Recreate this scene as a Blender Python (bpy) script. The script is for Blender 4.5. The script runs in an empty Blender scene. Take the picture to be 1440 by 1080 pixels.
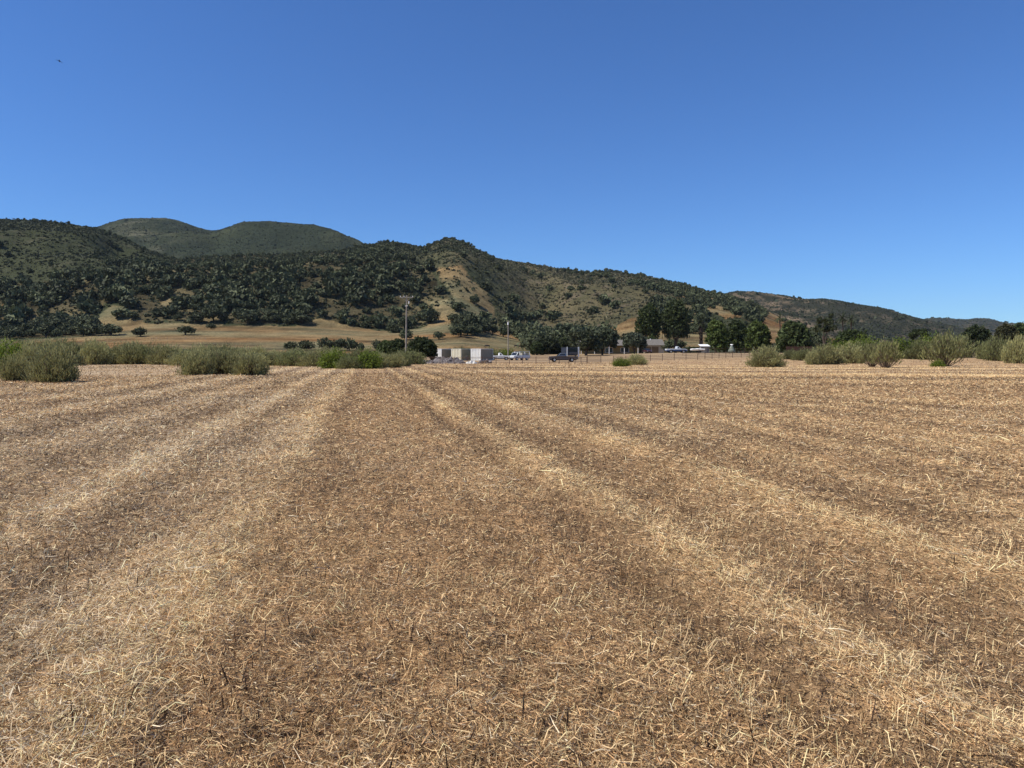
import bpy, bmesh, math, random
import numpy as np
from mathutils import Vector, Matrix
# ------------------------------------------------------------------ camera, sky, sun, exposure
SC = bpy.context.scene
COL = SC.collection
FPX, CXP, CYP, CAMH = 1040.0, 720.0, 540.0, 1.6
HZ = 497.0
TH = math.atan((CYP - HZ) * -1 / FPX) * -1            # camera pitched down by TH
cam_d = bpy.data.cameras.new('camera'); cam = bpy.data.objects.new('camera', cam_d); COL.objects.link(cam)
cam.location = (0, 0, CAMH); cam.rotation_euler = (math.pi / 2 - TH, 0, 0)
cam_d.sensor_width = 36.0; cam_d.lens = 26.0; cam_d.clip_start = 0.1; cam_d.clip_end = 20000
SC.camera = cam
SUN_EL, SUN_AZ = math.radians(51), math.radians(-106)   # azimuth from +Y towards +X: sun stands to the left
w = bpy.data.worlds.new('World'); SC.world = w; w.use_nodes = True
nt = w.node_tree; bg = nt.nodes['Background']
sky = nt.nodes.new('ShaderNodeTexSky'); sky.sky_type = 'NISHITA'; sky.sun_disc = False
sky.sun_elevation = SUN_EL; sky.sun_rotation = SUN_AZ
sky.altitude = 400; sky.air_density = 1.0; sky.dust_density = 0.0; sky.ozone_density = 4.0
wb = nt.nodes.new('ShaderNodeVectorMath'); wb.operation = 'MULTIPLY'; wb.inputs[1].default_value = (.54, .87, 1.32)   # camera white balance of the sky
nt.links.new(sky.outputs[0], wb.inputs[0]); nt.links.new(wb.outputs[0], bg.inputs[0]); bg.inputs[1].default_value = 0.088
sun_d = bpy.data.lights.new('sun', 'SUN'); sun_d.energy = 5.0; sun_d.angle = math.radians(0.5); sun_d.color = (1.0, 0.94, 0.84)
sun = bpy.data.objects.new('sun', sun_d); COL.objects.link(sun)
sdir = Vector((math.sin(SUN_AZ) * math.cos(SUN_EL), math.cos(SUN_AZ) * math.cos(SUN_EL), math.sin(SUN_EL)))
sun.rotation_euler = (-sdir).to_track_quat('-Z', 'Y').to_euler(); sun.location = (-60, 0, 120)
vs = SC.view_settings; vs.view_transform = 'Standard'; vs.look = 'None'; vs.gamma = 1.0; vs.exposure = 0.2
SC.cycles.max_bounces = 6; SC.cycles.transparent_max_bounces = 4
RNG = np.random.default_rng(11); random.seed(5)
# ------------------------------------------------------------------ small maths
def ev(py): return np.tan(np.arctan((CYP - np.asarray(py, float)) / FPX) - TH)
def zat(py, D): return CAMH + np.asarray(D, float) * ev(py)
def pyof(z, D): return CYP - FPX * np.tan(np.arctan((np.asarray(z) - CAMH) / D) + TH)
def xat(px, D): return (np.asarray(px, float) - CXP) / FPX * D
def sstep(a, b, v): t = np.clip((np.asarray(v, float) - a) / (b - a), 0, 1); return t * t * (3 - 2 * t)
def _h(ix, iy, s):
    n = (ix * 374761393 + iy * 668265263 + s * 974711) & 0x7fffffff
    n = ((n ^ (n >> 13)) * 1274126177) & 0x7fffffff
    return ((n ^ (n >> 16)) & 0xffff) / 65535.0
def vnoise(x, y, s=0):
    x = np.asarray(x, float); y = np.asarray(y, float)
    ix = np.floor(x).astype(np.int64); iy = np.floor(y).astype(np.int64); fx = x - ix; fy = y - iy
    fx = fx * fx * (3 - 2 * fx); fy = fy * fy * (3 - 2 * fy)
    return ((_h(ix, iy, s) * (1 - fx) + _h(ix + 1, iy, s) * fx) * (1 - fy) + (_h(ix, iy + 1, s) * (1 - fx) + _h(ix + 1, iy + 1, s) * fx) * fy) * 2 - 1
def fbm(x, y, o=4, s=0):
    r = 0; a = 0.5
    for k in range(o):
        r = r + a * vnoise(x, y, s + k * 17); x = x * 2.03 + 3.1; y = y * 2.03 + 1.7; a *= 0.5
    return r
def inpoly(px, py, P):
    px = np.asarray(px, float); py = np.asarray(py, float); r = np.zeros(px.shape, bool); n = len(P); j = n - 1
    for i in range(n):
        xi, yi = P[i]; xj, yj = P[j]
        c = ((yi > py) != (yj > py)) & (px < (xj - xi) * (py - yi) / ((yj - yi) or 1e-9) + xi); r ^= c; j = i
    return r
# ------------------------------------------------------------------ ground and hill heights
def grise(x, y):
    a = 1.7 * sstep(90, 180, y) * sstep(10, 45, x)
    b = 1.6 * sstep(180, 252, y)
    return np.maximum(a, b)
def ruts(x, y):
    u = x + 0.2 * y + 0.25 * fbm(x * .12, y * .05, 2, 5)
    return -0.07 * np.exp(-((u - 2.05) / .22) ** 2) + 0.06 * np.exp(-((u - 2.5) / .25) ** 2) - 0.05 * np.exp(-((u - 3.25) / .4) ** 2) + 0.05 * np.exp(-((u - 4.5) / .3) ** 2) + 0.05 * np.exp(-((u + 1.2) / .6) ** 2)
def ground_z(x, y, fine=True):
    z = grise(x, y) + 0.12 * fbm(x * .03, y * .03, 2, 3) * sstep(20, 60, y)
    if fine:
        r = np.hypot(x, y); k = 1 - sstep(8, 45, r)
        z = z + k * (0.06 * fbm(x * 2.2, y * 2.2, 3, 9) + 0.045 * fbm(x * 9, y * 9, 3, 21)) + ruts(x, y) * (1 - sstep(40, 90, y))
    return z
RX = np.array([-900, -420, -200, -60, 0, 60, 100, 145, 180, 215, 250, 300, 350, 420, 480, 500, 545, 575, 595, 615, 632, 650, 675, 700, 740, 800, 830, 862, 900, 935, 975, 1010, 1060, 1100, 1150, 1200, 1300, 1600, 2400.])
RY = np.array([380, 340, 320, 306, 307, 309, 314, 321, 335, 352, 364, 361, 358, 356, 351, 347, 338, 342, 347, 339, 333, 338, 351, 363, 369, 379, 383, 380, 386, 394, 403, 412, 427, 448, 468, 483, 493, 498, 500.])
DX = np.array([-900, 0, 145, 250, 350, 500, 640, 740, 860, 1000, 1100, 1200, 1600, 2400.])
DY = np.array([1000, 1000, 900, 850, 850, 900, 980, 1080, 1000, 820, 700, 600, 520, 520.])
MX = np.array([-900, 0, 130, 200, 300, 450, 540, 610, 650, 700, 760, 850, 950, 1100, 1300, 2400.])
MY = np.array([466, 466, 459, 456, 459, 459, 463, 456, 447, 462, 478, 470, 466, 480, 492, 499.])
HD0 = 246.0
def smi(px, X, Y, wd=14):
    return (np.interp(px - wd, X, Y) + 2 * np.interp(px, X, Y) + np.interp(px + wd, X, Y)) / 4
def hill_par(px):
    dr = smi(px, DX, DY, 40); return 250 + (dr - 250) * 0.32, dr, smi(px, MX, MY, 22), smi(px, RX, RY, 6)
def hill_z(px, D):
    px = np.asarray(px, float); D = np.asarray(D, float); px, D = np.broadcast_arrays(px, D)
    dm, dr, m, r = hill_par(px)
    z0 = zat(501.5, HD0); zm = zat(m, dm); zr = zat(r, dr)
    s = np.clip((D - HD0) / (dm - HD0), 0, 1); za = z0 + (zm - z0) * (0.55 * s + 0.45 * s * s)
    t = np.clip((D - dm) / (dr - dm), 0, 1)
    f = 0.45 * t + 0.55 * (1 - (1 - t) ** 2.0)
    z = np.where(D <= dm, za, zm + (zr - zm) * f) - np.clip(D - dr, 0, None) * 0.30
    x = xat(px, D); win = sstep(0, .35, t) * sstep(1, .62, t); h = np.clip((zr - zm) / 100, 0, 1)
    z = z + win * h * (26 * fbm(x / 130, D / 190, 4, 31) - 20 * np.exp(-((px - 742 - 30 * (1 - t)) / 42) ** 2) - 13 * np.exp(-((px - 215 + 60 * t) / 38) ** 2) + 10 * np.exp(-((px - 655) / 40) ** 2))
    z = z + 1.6 * fbm(x / 22, D / 22, 3, 41) * sstep(0, .2, t) + 0.5 * fbm(x / 40, D / 40, 2, 43) * sstep(0, .4, s)
    zl = zat(r + 1.0 + 30 * (1 - t), D); z = np.where((t > .35) & (D <= dr), np.minimum(z, zl + .12 * np.clip(z - zl, 0, 3)), z)      # no spur stands above the crest
    return z
def terrain(x, D):
    g = ground_z(x, D, False); hz = hill_z(CXP + x / D * FPX, D)
    return np.where(D > HD0, np.maximum(g, hz), g)
def find_D(px, py, d0=240., d1=1000.):
    D = np.arange(d0, d1, 1.0); p = pyof(terrain(xat(px, D), D), D); k = np.nonzero(p <= py)[0]
    return float(D[k[0]]) if len(k) else None
# vegetation cover of the hill, as areas of land seen from the field
GRASS = [[(-400, 482), (0, 480), (128, 474), (134, 455), (146, 442), (160, 430), (182, 428), (178, 444), (215, 455), (300, 456), (420, 459), (450, 448), (480, 455), (520, 463), (560, 468), (600, 458), (612, 440), (606, 425), (640, 420), (622, 395), (612, 376), (650, 372), (664, 395), (684, 410), (692, 430), (702, 455), (720, 474), (748, 481), (742, 500), (742, 520), (-400, 520)],
         [(852, 464), (870, 455), (890, 447), (905, 444), (960, 444), (992, 470), (995, 500), (850, 500)],
         [(983, 428), (1003, 413), (1026, 430), (1048, 446), (1020, 450)], [(1072, 446), (1085, 436), (1096, 440), (1112, 455), (1122, 485), (1080, 485), (1068, 460)],
         [(-5, 430), (18, 424), (27, 446), (6, 452)], [(224, 426), (250, 416), (254, 430), (236, 434)], [(935, 402), (955, 398), (975, 412), (960, 420)], [(1160, 470), (1190, 462), (1230, 478), (1300, 490), (1160, 492)], [(280, 445), (300, 440), (312, 452), (290, 455)]]
FOREST = [[(-400, 395), (0, 402), (60, 396), (140, 386), (200, 375), (250, 362), (330, 354), (480, 354), (560, 360), (606, 374), (616, 400), (636, 424), (606, 426), (612, 455), (570, 463), (520, 462), (480, 455), (450, 446), (420, 456), (340, 455), (215, 450), (172, 448), (190, 425), (150, 426), (126, 450), (134, 473), (0, 476), (-400, 476)],
          [(694, 450), (716, 449), (745, 464), (790, 470), (820, 472), (862, 480), (862, 498), (748, 497), (742, 481), (718, 472)],
          [(888, 396), (935, 396), (1010, 412), (1062, 424), (1078, 440), (1068, 456), (1050, 452), (1010, 432), (988, 440), (1000, 470), (905, 470), (905, 444), (930, 425), (905, 412)], [(1100, 450), (1160, 470), (1160, 490), (1115, 490)], [(640, 456), (676, 452), (690, 470), (640, 473)]]
def grassy(px, py, x, D):
    jx = 5 * fbm(x / 14, D / 14, 3, 51); jy = 3 * fbm(x / 14, D / 14, 3, 55); r = np.zeros(np.shape(px), bool)
    for P in GRASS: r |= inpoly(px + jx, py + jy, P)
    return r
def oak_density(px, py):
    d = np.full(np.shape(px), 0.016)
    _, _, _, r = hill_par(px)
    d = np.where((py < r + 7) & (px > 585) & (px < 1070), np.where(px > 840, .45, .16), d); d = np.where((py < r + 4) & (px < 150), 0.4, d)
    d = np.where((py < 400) & (px > 150) & (px < 560), 0.30, d)
    for P, v in zip(FOREST, (1.0, .8, .95, .7, .9)): d = np.where(inpoly(px, py, P), v, d)
    return d
# ------------------------------------------------------------------ object helpers
def prop(o, label=None, cat=None, group=None, kind=None):
    if label: o['label'] = label
    if cat: o['category'] = cat
    if group: o['group'] = group
    if kind: o['kind'] = kind
    return o
def link(o, parent=None):
    COL.objects.link(o)
    if parent is not None: o.parent = parent
    return o
def thing(name, label, cat, loc=(0, 0, 0), rz=0.0, group=None):
    o = bpy.data.objects.new(name, None); link(o); o.location = [float(v) for v in loc]; o.rotation_euler = (0, 0, rz); o.empty_display_size = 0.3
    return prop(o, label, cat, group)
def mesh_np(name, V, F, C=None, mat=None, smooth=False):
    V = np.asarray(V, np.float32); F = np.asarray(F, np.int32); k = F.shape[1]
    me = bpy.data.meshes.new(name)
    me.vertices.add(len(V)); me.vertices.foreach_set('co', V.ravel())
    me.loops.add(F.size); me.loops.foreach_set('vertex_index', F.ravel())
    me.polygons.add(len(F)); me.polygons.foreach_set('loop_start', np.arange(0, F.size, k, dtype=np.int32))
    if smooth: me.polygons.foreach_set('use_smooth', np.ones(len(F), bool))
    me.update(calc_edges=True)
    if C is not None:
        a = me.color_attributes.new('Col', 'FLOAT_COLOR', 'POINT'); c = np.ones((len(V), 4), np.float32); c[:, :3] = C; a.data.foreach_set('color', c.ravel())
    if mat: me.materials.append(mat)
    return me
def obj(name, me, parent=None, loc=None):
    o = link(bpy.data.objects.new(name, me), parent)
    if loc is not None: o.location = [float(v) for v in loc]
    return o
def bmo(name, bm, mat, parent=None, bevel=0.0, smooth=False, loc=None):
    bmesh.ops.recalc_face_normals(bm, faces=bm.faces)
    if bevel: bmesh.ops.bevel(bm, geom=list(bm.edges), offset=bevel, segments=2, affect='EDGES', clamp_overlap=True)
    me = bpy.data.meshes.new(name); bm.to_mesh(me); bm.free(); me.materials.append(mat)
    if smooth:
        for p in me.polygons: p.use_smooth = True
    return obj(name, me, parent, loc)
def box(bm, x0, x1, y0, y1, z0, z1):
    v = [bm.verts.new(p) for p in ((x0, y0, z0), (x1, y0, z0), (x1, y1, z0), (x0, y1, z0), (x0, y0, z1), (x1, y0, z1), (x1, y1, z1), (x0, y1, z1))]
    for f in ((0, 3, 2, 1), (4, 5, 6, 7), (0, 1, 5, 4), (1, 2, 6, 5), (2, 3, 7, 6), (3, 0, 4, 7)): bm.faces.new([v[i] for i in f])
def bx(*a): bm = bmesh.new(); box(bm, *a); return bm
def prism(bm, pts, y0, y1, y0b=None, y1b=None):
    a = [bm.verts.new((p[0], y0, p[1])) for p in pts]; b = [bm.verts.new((p[0], y1, p[1])) for p in pts]; n = len(pts)
    bm.faces.new(a[::-1]); bm.faces.new(b)
    for i in range(n): bm.faces.new((a[i], a[(i + 1) % n], b[(i + 1) % n], b[i]))
    return a, b
def tube(bm, pts, rad, n=6, cap=True):
    pts = [Vector(p) for p in pts]; rings = []
    for i, p in enumerate(pts):
        d = (pts[min(i + 1, len(pts) - 1)] - pts[max(i - 1, 0)]).normalized(); q = d.to_track_quat('Z', 'Y'); r = rad[i] if hasattr(rad, '__len__') else rad
        rings.append([bm.verts.new(p + q @ Vector((math.cos(t * 2 * math.pi / n) * r, math.sin(t * 2 * math.pi / n) * r, 0))) for t in range(n)])
    for a, b in zip(rings, rings[1:]):
        for t in range(n): bm.faces.new((a[t], a[(t + 1) % n], b[(t + 1) % n], b[t]))
    if cap: bm.faces.new(rings[0][::-1]); bm.faces.new(rings[-1])
def copy_tree(o, parent=None):
    c = o.copy(); COL.objects.link(c)
    if parent is not None: c.parent = parent
    for ch in list(o.children): copy_tree(ch, c)
    return c
# ------------------------------------------------------------------ materials
def mat(name, color, rough=0.8, var=0.15, scale=3.0, spec=0.3, attr=False, rnd=0.0, bump=0.0, metal=0.0, trans=0.0, coat=0.0, noise2=None):
    m = bpy.data.materials.new(name); m.use_nodes = True; t = m.node_tree; N = t.nodes; L = t.links
    b = N['Principled BSDF']; b.inputs['Roughness'].default_value = rough; b.inputs['Specular IOR Level'].default_value = spec; b.inputs['Metallic'].default_value = metal
    b.inputs['Coat Weight'].default_value = coat
    tc = N.new('ShaderNodeTexCoord'); nz = N.new('ShaderNodeTexNoise'); nz.inputs['Scale'].default_value = scale; nz.inputs['Detail'].default_value = 5
    L.new(tc.outputs['Object'], nz.inputs['Vector'])
    mr = N.new('ShaderNodeMapRange'); mr.inputs['From Min'].default_value = .25; mr.inputs['From Max'].default_value = .75; mr.inputs['To Min'].default_value = 1 - var; mr.inputs['To Max'].default_value = 1 + var
    L.new(nz.outputs[0], mr.inputs['Value']); fac = mr.outputs[0]
    if rnd:
        oi = N.new('ShaderNodeObjectInfo'); m2 = N.new('ShaderNodeMapRange'); m2.inputs['To Min'].default_value = 1 - rnd; m2.inputs['To Max'].default_value = 1 + rnd
        L.new(oi.outputs['Random'], m2.inputs['Value']); mm = N.new('ShaderNodeMath'); mm.operation = 'MULTIPLY'; L.new(fac, mm.inputs[0]); L.new(m2.outputs[0], mm.inputs[1]); fac = mm.outputs[0]
    vm = N.new('ShaderNodeVectorMath'); vm.operation = 'SCALE'; L.new(fac, vm.inputs['Scale'])
    if attr:
        at = N.new('ShaderNodeAttribute'); at.attribute_name = 'Col'
        v2 = N.new('ShaderNodeVectorMath'); v2.operation = 'MULTIPLY'; v2.inputs[1].default_value = color[:3]; L.new(at.outputs['Color'], v2.inputs[0]); L.new(v2.outputs[0], vm.inputs[0])
    else: vm.inputs[0].default_value = color[:3]
    L.new(vm.outputs[0], b.inputs['Base Color'])
    if bump:
        bp = N.new('ShaderNodeBump'); bp.inputs['Strength'].default_value = bump; bp.inputs['Distance'].default_value = 0.05; L.new(nz.outputs[0], bp.inputs['Height']); L.new(bp.outputs[0], b.inputs['Normal'])
    if trans:
        tr = N.new('ShaderNodeBsdfTranslucent'); L.new(vm.outputs[0], tr.inputs['Color']); mx = N.new('ShaderNodeMixShader'); mx.inputs[0].default_value = trans
        L.new(b.outputs[0], mx.inputs[1]); L.new(tr.outputs[0], mx.inputs[2]); L.new(mx.outputs[0], N['Material Output'].inputs['Surface'])
    return m
M_LEAF = mat('leaf', (1, 1, 1), .7, .12, .8, .25, attr=True, rnd=.24, trans=.28)
M_OAK = mat('oak_leaf', (1, 1, 1), .75, .12, .5, .2, attr=True, rnd=.2, trans=.1)
M_STRAW = mat('straw', (1, 1, 1), .65, .15, 1.5, .3, attr=True, trans=.15)
M_BARK = mat('bark', (.09, .07, .055), .9, .3, 2.0, .1)
M_TWIG = mat('twig', (.11, .08, .06), .9, .3, 3.0, .1)
# ground material: vertex colour of the mown swaths times several scales of litter
def ground_mat():
    m = mat('field_litter', (1, 1, 1), .95, .12, .7, .1, attr=True); t = m.node_tree; N = t.nodes; L = t.links; b = N['Principled BSDF']
    src = b.inputs['Base Color'].links[0].from_socket; tc = N['Texture Coordinate']; f = None
    mp = N.new('ShaderNodeMapping'); mp.inputs['Scale'].default_value = (1, .45, 1); mp.inputs['Rotation'].default_value = (0, 0, .2); L.new(tc.outputs['Object'], mp.inputs['Vector'])
    for sc, lo, hi in ((42, .45, 1.55), (11, .6, 1.4), (2.6, .72, 1.28)):
        n = N.new('ShaderNodeTexNoise'); n.inputs['Scale'].default_value = sc; n.inputs['Detail'].default_value = 6; n.inputs['Roughness'].default_value = .7; L.new(mp.outputs[0], n.inputs['Vector'])
        r = N.new('ShaderNodeMapRange'); r.inputs['From Min'].default_value = .3; r.inputs['From Max'].default_value = .7; r.inputs['To Min'].default_value = lo; r.inputs['To Max'].default_value = hi; L.new(n.outputs[0], r.inputs['Value'])
        if f is None: f = r.outputs[0]; hn = n.outputs[0]
        else:
            q = N.new('ShaderNodeMath'); q.operation = 'MULTIPLY'; L.new(f, q.inputs[0]); L.new(r.outputs[0], q.inputs[1]); f = q.outputs[0]
    s = N.new('ShaderNodeVectorMath'); s.operation = 'SCALE'; L.new(src, s.inputs[0]); L.new(f, s.inputs['Scale']); L.new(s.outputs[0], b.inputs['Base Color'])
    bp = N.new('ShaderNodeBump'); bp.inputs['Strength'].default_value = .7; bp.inputs['Distance'].default_value = .04; L.new(hn, bp.inputs['Height']); L.new(bp.outputs[0], b.inputs['Normal'])
    return m
def hill_mat(name, sc):
    m = mat(name, (1, 1, 1), .95, .2, sc, .05, attr=True, bump=0.0); t = m.node_tree; N = t.nodes; L = t.links; b = N['Principled BSDF']
    src = b.inputs['Base Color'].links[0].from_socket; tc = N['Texture Coordinate']
    n = N.new('ShaderNodeTexNoise'); n.inputs['Scale'].default_value = sc * 8; n.inputs['Detail'].default_value = 7; n.inputs['Roughness'].default_value = .75; L.new(tc.outputs['Object'], n.inputs['Vector'])
    r = N.new('ShaderNodeMapRange'); r.inputs['From Min'].default_value = .3; r.inputs['From Max'].default_value = .7; r.inputs['To Min'].default_value = .52; r.inputs['To Max'].default_value = 1.48; L.new(n.outputs[0], r.inputs['Value'])
    s = N.new('ShaderNodeVectorMath'); s.operation = 'SCALE'; L.new(src, s.inputs[0]); L.new(r.outputs[0], s.inputs['Scale']); L.new(s.outputs[0], b.inputs['Base Color'])
    bp = N.new('ShaderNodeBump'); bp.inputs['Strength'].default_value = 1.0; bp.inputs['Distance'].default_value = .18 / sc; L.new(n.outputs[0], bp.inputs['Height']); L.new(bp.outputs[0], b.inputs['Normal'])
    return m
# ------------------------------------------------------------------ field: colour of the mown swaths
def gs(u, c, s): return np.exp(-((u - c) / s) ** 2)
def swath(x, y):
    """returns straw cover 0..1, dark stubble 0..1, grey bleached 0..1, orange 0..1"""
    wob = 0.28 * fbm(x * .25, y * .10, 3, 61) + .13 * fbm(x * 1.3, y * 1.1, 2, 67)
    wr = sstep(3, 12, x - .04 * y)
    u = x + (0.2 + .35 * wr) * y - 2.0 * wr + wob
    b = .75 * gs(u, 2.5, .24) + 1.0 * sstep(-.7, -1.15, u) * np.exp(-np.clip(-1.15 - u, 0, None) / .5) + .85 * gs(u, -3.2, .35) + .5 * gs(u, -5.6, .45) + .9 * gs(u, -8.5, .55) + .6 * gs(u, -11.3, .6) + .5 * gs(u, -14.5, .8)
    b = b + .8 * gs(u, 4.5, .30) + .35 * gs(u, 6.5, .4) + .6 * gs(u, 8.6, .35) + .3 * gs(u, 10.8, .5) + .45 * gs(u, 13, .5) + .4 * gs(u, 17, .8) + .4 * gs(u, 21, .9) + .4 * gs(u, 25.5, 1)
    d = 1.0 * gs(u, 2.05, .2) + .8 * gs(u, 3.25, .4) + .65 * gs(u, 5.5, .6) + .4 * gs(u, 7.6, .5) + .5 * gs(u, 9.7, .6) + .55 * gs(u, -6.9, .5) + .5 * gs(u, -2.35, .35) + .5 * gs(u, -4.4, .5) + .45 * gs(u, -9.9, .7) + .35 * gs(u, 15, 1) + .4 * gs(u, 19, 1) + .35 * gs(u, 23, 1.2) + .25 * gs(u, -.45, .22)
    v = y + .30 * x + 2.2 * wob + 3 * fbm(x * .02, y * .05, 2, 71)
    bh = .6 * gs(v, 47, 1.6) + .95 * gs(v, 63, 4) + .55 * gs(v, 78, 2) + .7 * gs(v, 92, 4) + .5 * gs(v, 106, 5); dh = .6 * gs(v, 41, 2.2) + .75 * gs(v, 53.5, 2.5) + .6 * gs(v, 71, 2) + .6 * gs(v, 85, 2.5) + .5 * gs(v, 99, 3)
    wh = sstep(26, 44, y - .12 * np.minimum(x, 0) * -1) * sstep(-4, 8, x + .05 * y)
    b = b * (1 - wh) + bh * wh; d = d * (1 - wh) + dh * wh
    pat = 1.05 * fbm(x * .55, y * .45, 4, 73); b = np.clip(b * (1 + .8 * pat) + .6 * np.clip(pat, 0, 1), 0, 1.2); d = np.clip(1.2 * d * (1 - .7 * pat) + .6 * np.clip(-pat - .1, 0, 1), 0, 1)
    grey = np.clip(sstep(-.4, -2.2, u) * (.40 + .6 * fbm(x * .2, y * .15, 3, 79) + .35 * np.clip(b, 0, 1)) + .5 * np.clip(fbm(x * .35, y * .3, 3, 83), 0, 1), 0, 1)
    orange = np.clip(sstep(-1.0, -.6, u) * sstep(2.6, 2.1, u) * .45 + .25 * sstep(2.6, 3.2, u) + .5 * fbm(x * .4, y * .4, 3, 89), 0, 1)
    return b, d, grey, orange
SOIL = np.array([.275, .172, .086]); STRAW = np.array([.80, .575, .300]); DARK = np.array([.085, .054, .032]); GREY = np.array([.60, .495, .34]); ORANGE = np.array([.465, .280, .130])
def field_col(x, y):
    b, d, g, o = swath(x, y); r = np.hypot(x, y); far = sstep(6, 70, r)[..., None]
    base = SOIL * (1 - far) + np.array([.38, .25, .135]) * far
    c = base * np.ones(np.shape(x) + (1,)); c = c + (GREY * .72 - c) * (.65 * g)[..., None]; c = c + (ORANGE * .75 - c) * (.5 * o)[..., None]
    c = c + (STRAW * .82 - c) * np.clip((.5 + .4 * far[..., 0]) * b, 0, 1)[..., None]; c = c + (DARK * 1.6 - c) * np.clip((.45 + .25 * far[..., 0]) * d, 0, 1)[..., None]
    return c
def build_ground():
    fwd = np.radians(np.linspace(-52, 52, 640)); rest = np.radians(np.linspace(52, 308, 66)[1:-1]); az = np.concatenate([fwd, rest])
    r = np.concatenate([[.25, .6], np.geomspace(1.1, 320, 470), np.geomspace(360, 7000, 14)])
    A, R = np.meshgrid(az, r); X = R * np.sin(A); Y = R * np.cos(A); Z = ground_z(X, Y)
    Z = np.where(R > 300, np.where(Y > 0, 1.6, 0), Z)
    n = len(az); V = np.stack([X, Y, Z], -1).reshape(-1, 3); C = field_col(X, Y)
    dry = np.array([.30, .21, .12]); k = sstep(118, 150, Y + .06 * X)[..., None]; C = C * (1 - k) + dry * (1 + .35 * fbm(X * .05, Y * .08, 3, 91))[..., None] * k
    i = np.arange(len(r) - 1)[:, None] * n; j = np.arange(n)[None]; jn = (j + 1) % n
    F = np.stack([i + j, i + n + j, i + n + jn, i + jn], -1).reshape(-1, 4)
    V = np.vstack([V, [[0, 0, float(Z[0, 0])]]]); C = np.vstack([C.reshape(-1, 3), [SOIL]])
    me = mesh_np('ground', V, F, C, ground_mat(), True)
    bm = bmesh.new(); bm.from_mesh(me); bm.verts.ensure_lookup_table(); c = bm.verts[len(V) - 1]
    for k in range(n): bm.faces.new((c, bm.verts[k], bm.verts[(k + 1) % n]))
    bmesh.ops.recalc_face_normals(bm, faces=bm.faces); bm.to_mesh(me); bm.free()
    if me.polygons[0].normal.z < 0: me.flip_normals()
    prop(obj('ground', me), kind='structure')
build_ground()
# ------------------------------------------------------------------ hills
def grid_mesh(name, X, Y, Z, C, m):
    a, b = X.shape; V = np.stack([X, Y, Z], -1).reshape(-1, 3); i = np.arange(a - 1)[:, None] * b; j = np.arange(b - 1)[None]
    F = np.stack([i + j, i + j + 1, i + b + j + 1, i + b + j], -1).reshape(-1, 4)
    return prop(obj(name, mesh_np(name, V, F, C.reshape(-1, 3), m, True)), kind='structure')
GOLD = np.array([.280, .198, .094]); CHAP = np.array([.060, .068, .033]); OLIVE = np.array([.140, .118, .062]); ROCK = np.array([.19, .145, .10])
def hill_col(px, py, x, D):
    n1 = fbm(x / 30, D / 40, 4, 101)[..., None]; n2 = fbm(x / 9, D / 11, 3, 103)[..., None]
    ol = np.clip(sstep(655, 760, px) * sstep(1010, 900, px) + 1.0 * np.exp(-((px - 635) / 50) ** 2) * sstep(395, 350, py) + .05 * sstep(200, 60, px), 0, 1)[..., None]
    c = CHAP + (OLIVE - CHAP) * np.clip(ol * (.75 + .9 * n1), 0, 1); c = c + (ROCK - c) * np.clip((n2 - .18) * 2.2, 0, .7) * (.25 + .75 * ol)
    wood = np.zeros(np.shape(px), bool)
    for P in FOREST: wood |= inpoly(px, py, P)
    c = np.where(wood[..., None], np.array([.120, .100, .052]) * (1 + 1.2 * n1), c)
    g = grassy(px, py, x, D)[..., None]
    gd = GOLD * (1 + .45 * n1 + .15 * n2 + .55 * fbm(x / 70, D / 5, 3, 109)[..., None] + .4 * np.clip(fbm(x / 7, D / 9, 3, 110)[..., None] - .25, -1, 0)) + np.array([.03, -.02, -.02]) * np.clip(fbm(x / 45, D / 30, 3, 107)[..., None] * 2, -1, 1)
    return np.clip(np.where(g, gd, c), .01, 1)
def build_hill():
    px = np.concatenate([np.arange(-900, -100, 12.), np.arange(-100, 1500, 3.2), np.arange(1500, 2401, 20.)])
    _, dr, _, _ = hill_par(px); t = np.concatenate([np.linspace(0, 1, 210), np.linspace(1.02, 1.6, 14)])
    D = HD0 + (dr - HD0)[None] * t[:, None]; P = np.broadcast_to(px[None], D.shape); X = xat(P, D); Z = hill_z(P, D)
    grid_mesh('hill', X, D, Z, hill_col(P, pyof(Z, D), X, D), hill_mat('hill_cover', .09))
build_hill()
FARG = []
def far_hill(X0, sil, d0, py0, d1, colf, amp, seed, sc):
    sx = [s[0] for s in sil]; sy = [s[1] for s in sil]; px = np.arange(sx[0], sx[-1] + 1, 4.); t = np.linspace(0, 1.35, 90)
    D = d0 + (d1 - d0) * t[:, None] + 0 * px[None]; P = px[None] + 0 * D; z0 = zat(py0, d0); zr = zat(smi(P, sx, sy, 8), d1); tt = np.clip(t, 0, 1)[:, None]
    Z = z0 + (zr - z0) * (.5 * tt + .5 * (1 - (1 - tt) ** 2)) - np.clip(D - d1, 0, None) * .35; X = xat(P, D); win = np.clip(tt * (1 - tt) * 4, 0, 1)
    Z = Z + win * amp * fbm(X / (amp * 6), D / (amp * 9), 5, seed) + .05 * amp * fbm(X / 25, D / 25, 3, seed + 5)
    grid_mesh('hill', X, D, Z, colf(P, pyof(Z, D), X, D), hill_mat('far_cover', sc)); FARG.append((px, D, Z, d0, d1))
def colA(px, py, x, D):
    n = fbm(x / 120, D / 160, 4, 111)[..., None]; n2 = fbm(x / 30, D / 40, 3, 113)[..., None]
    c = np.array([.038, .048, .025]) + np.array([.04, .036, .014]) * np.clip(n + .1, 0, 1) * 1.2; pale = np.exp(-((px - 205) / 45) ** 2)[..., None]
    return np.clip(c + np.array([.075, .065, .045]) * pale * np.clip(n2 + .1, 0, 1) * 2, .01, 1)
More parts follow.
